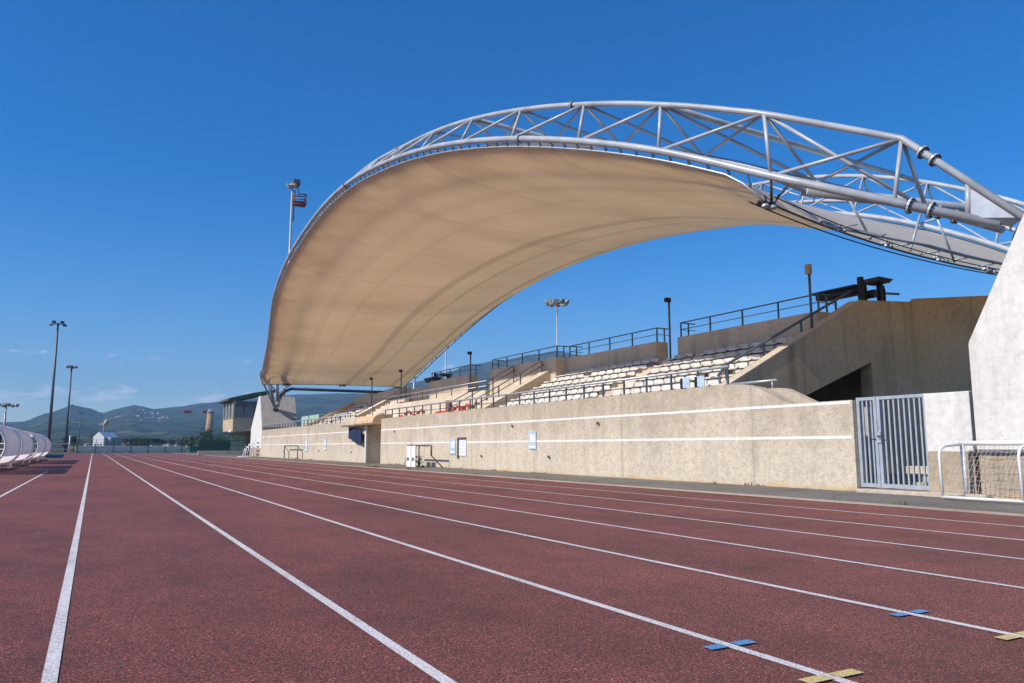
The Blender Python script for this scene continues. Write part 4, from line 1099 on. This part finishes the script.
# trees
def tree_proto(name, h, w, leaves, mat, seed):
    rt = random.Random(seed); t = thing(name, 'tree', 'tree', (0, 0, 0))
    m = MB().tube([(0, 0, -.5), (.1, 0, h * .3), (.05, .1, h * .7)], [h * .035, h * .025, h * .01], 7)
    for k in range(5):
        a = k * 1.3; m.tube([(.08, 0, h * (.28 + .06 * k)), (math.cos(a) * w * .35, math.sin(a) * w * .35, h * (.5 + .06 * k))], [h * .014, h * .005], 5)
    m.build('trunk', 'bark', t)
    c = MB(); cl = [(Vector((rt.gauss(0, w * .24), rt.gauss(0, w * .24), h * rt.uniform(.3, .92))), rt.uniform(.14, .24) * w) for _ in range(15)]
    for q in range(leaves):
        ce, r = cl[q % len(cl)]; d = Vector((rt.gauss(0, 1), rt.gauss(0, 1), rt.gauss(0, 1))).normalized() * r * rt.random() ** .4
        p = ce + d; s = h * .035; u = Vector((rt.gauss(0, 1), rt.gauss(0, 1), rt.gauss(0, 1))).normalized() * s; v = u.orthogonal().normalized() * s * .7
        c.add([p - u, p + v, p + u, p - v], [(0, 1, 2, 3)])
    c.build('crown', mat, t); return t
P1 = tree_proto('broadleaf_tree', 7, 6, 900, 'leaf', 1); P2 = tree_proto('evergreen_tree', 9, 5, 900, 'leaf2', 2); P3 = tree_proto('round_bush', 3.2, 4.5, 600, 'leaf', 3)
rt_r = random.Random(8); first = {1: True, 2: True, 3: True}
for k in range(64):
    kind = rt_r.choice((1, 2, 3, 3, 1, 2)); P = {1: P1, 2: P2, 3: P3}[kind]
    px = rt_r.uniform(64, 252) if k < 52 else rt_r.uniform(-60, 60); r = rt_r.uniform(150, 620)
    if k < 3: kind = k + 1; P = (P1, P2, P3)[k]
    az = px_az(px); x, y = r * math.sin(az), r * math.cos(az)
    if y < 136: continue
    if abs(x - 2.5) < 5 and y < 225: y = 240
    if first[kind]: o = P; first[kind] = False
    else: o = copy_tree(P)
    s = rt_r.uniform(.35, .62) * (1 + (r - 150) / 600); o.location = (x, y, -.1); o.scale = (s * rt_r.uniform(.9, 1.4), s, s * rt_r.uniform(.8, 1.1)); o.rotation_euler = (0, 0, rt_r.uniform(0, 6))
    tag(o, {1: 'light green leafy tree on the plain beyond the far wall', 2: 'dark tall tree on the plain beyond the far wall', 3: 'low round green bush beyond the far wall'}[kind], 'bush' if kind == 3 else 'tree',
        {1: 'leafy trees beyond the far wall', 2: 'dark trees beyond the far wall', 3: 'bushes beyond the far wall'}[kind])
P4 = tree_proto('hedge_bush', 2.2, 5, 900, 'leaf2', 6); P4.location = (11.3, 92, 0); tag(P4, 'dark green bush behind the green fence near the press box', 'bush')

# ------------------------------------------------------------------ haze
hz = MB().box((-5600, -1000, -1.2), (5600, 5600, 455)).build('haze', None); struct(hz, 'stuff'); hz['label'] = 'thin pale blue air between the track and the hills'; hz['category'] = 'haze'
hmt = bpy.data.materials.new('air'); hmt.use_nodes = True; nt = hmt.node_tree
for n in list(nt.nodes): nt.nodes.remove(n)
ou = nt.nodes.new('ShaderNodeOutputMaterial'); pv = nt.nodes.new('ShaderNodeVolumePrincipled')
pv.inputs['Color'].default_value = (.34, .62, 1, 1); pv.inputs['Density'].default_value = .00022; pv.inputs['Anisotropy'].default_value = 0.
nt.links.new(pv.outputs[0], ou.inputs['Volume']); hz.data.materials.append(hmt)

# ------------------------------------------------------------------ sky, sun
SUN_EL, SUN_TO = R(38), Vector((-1, -.04, 0)).normalized()       # direction towards the sun, on plan
w = bpy.data.worlds.new('World'); sc.world = w; w.use_nodes = True; nt = w.node_tree
bg = nt.nodes['Background']
sky = nt.nodes.new('ShaderNodeTexSky'); sky.sky_type = 'NISHITA'; sky.sun_disc = False
sky.sun_elevation = SUN_EL; sky.sun_rotation = math.atan2(SUN_TO.x, SUN_TO.y)
sky.altitude = 300; sky.air_density = 1.0; sky.dust_density = .15; sky.ozone_density = 4.5
# a few small cumulus puffs low over the hills
tc = nt.nodes.new('ShaderNodeTexCoord'); gen = tc.outputs['Generated']
sx = nt.nodes.new('ShaderNodeSeparateXYZ'); nt.links.new(gen, sx.inputs[0])
cl = noise(nt, gen, 26, 6, .6, (1, 1, 2.6))
def el_band(c, wd, amt):
    d = math_n(nt, 'ABSOLUTE', math_n(nt, 'SUBTRACT', sx.outputs[2], c))
    r = ramp(nt, d, [(0, (amt,) * 3), (wd, (0, 0, 0))]); b = nt.nodes.new('ShaderNodeRGBToBW'); nt.links.new(r, b.inputs[0]); return b.outputs[0]
bandv = math_n(nt, 'MAXIMUM', el_band(.058, .036, 1.0), el_band(.104, .018, .72))
thr = math_n(nt, 'ADD', cl, math_n(nt, 'MULTIPLY', math_n(nt, 'SUBTRACT', bandv, 1.0), .35))
cm = ramp(nt, thr, [(.45, (0, 0, 0)), (.58, (.7, .7, .7))])
hs = nt.nodes.new('ShaderNodeHueSaturation'); hs.inputs['Saturation'].default_value = 1.42; hs.inputs['Hue'].default_value = .508; hs.inputs['Value'].default_value = 1.0; nt.links.new(sky.outputs[0], hs.inputs['Color'])
skc = mix(nt, cm, hs.outputs[0], (6.5, 7.2, 8.2))
nt.links.new(skc, bg.inputs['Color']); bg.inputs['Strength'].default_value = .14
ld = bpy.data.lights.new('sun', 'SUN'); ld.energy = 5.0; ld.angle = R(.53); ld.color = (1, .925, .815)
lo = bpy.data.objects.new('sun', ld); col.objects.link(lo); lo.location = (-60, 20, 80)
d = Vector((SUN_TO.x * math.cos(SUN_EL), SUN_TO.y * math.cos(SUN_EL), math.sin(SUN_EL))); lo.rotation_euler = (-d).to_track_quat('-Z', 'Y').to_euler()

# ------------------------------------------------------------------ camera
cd = bpy.data.cameras.new('camera'); cam = bpy.data.objects.new('camera', cd); col.objects.link(cam); sc.camera = cam
cd.sensor_width = 36; cd.sensor_fit = 'HORIZONTAL'; cd.lens = 36 * F / 1024; cd.clip_start = .05; cd.clip_end = 20000
cam.location = (0, 0, .8117); cam.rotation_euler = (math.pi / 2 + PIT, 0, -YAW)
vs_ = sc.view_settings; sc.display_settings.display_device = 'sRGB'; vs_.view_transform = 'Standard'; vs_.look = 'None'; vs_.exposure = .1; vs_.gamma = 1; vs_.use_curve_mapping = False
sc.cycles.max_bounces = 6; sc.cycles.diffuse_bounces = 4; sc.cycles.volume_bounces = 0; sc.cycles.transmission_bounces = 4
sc.cycles.use_denoising = True
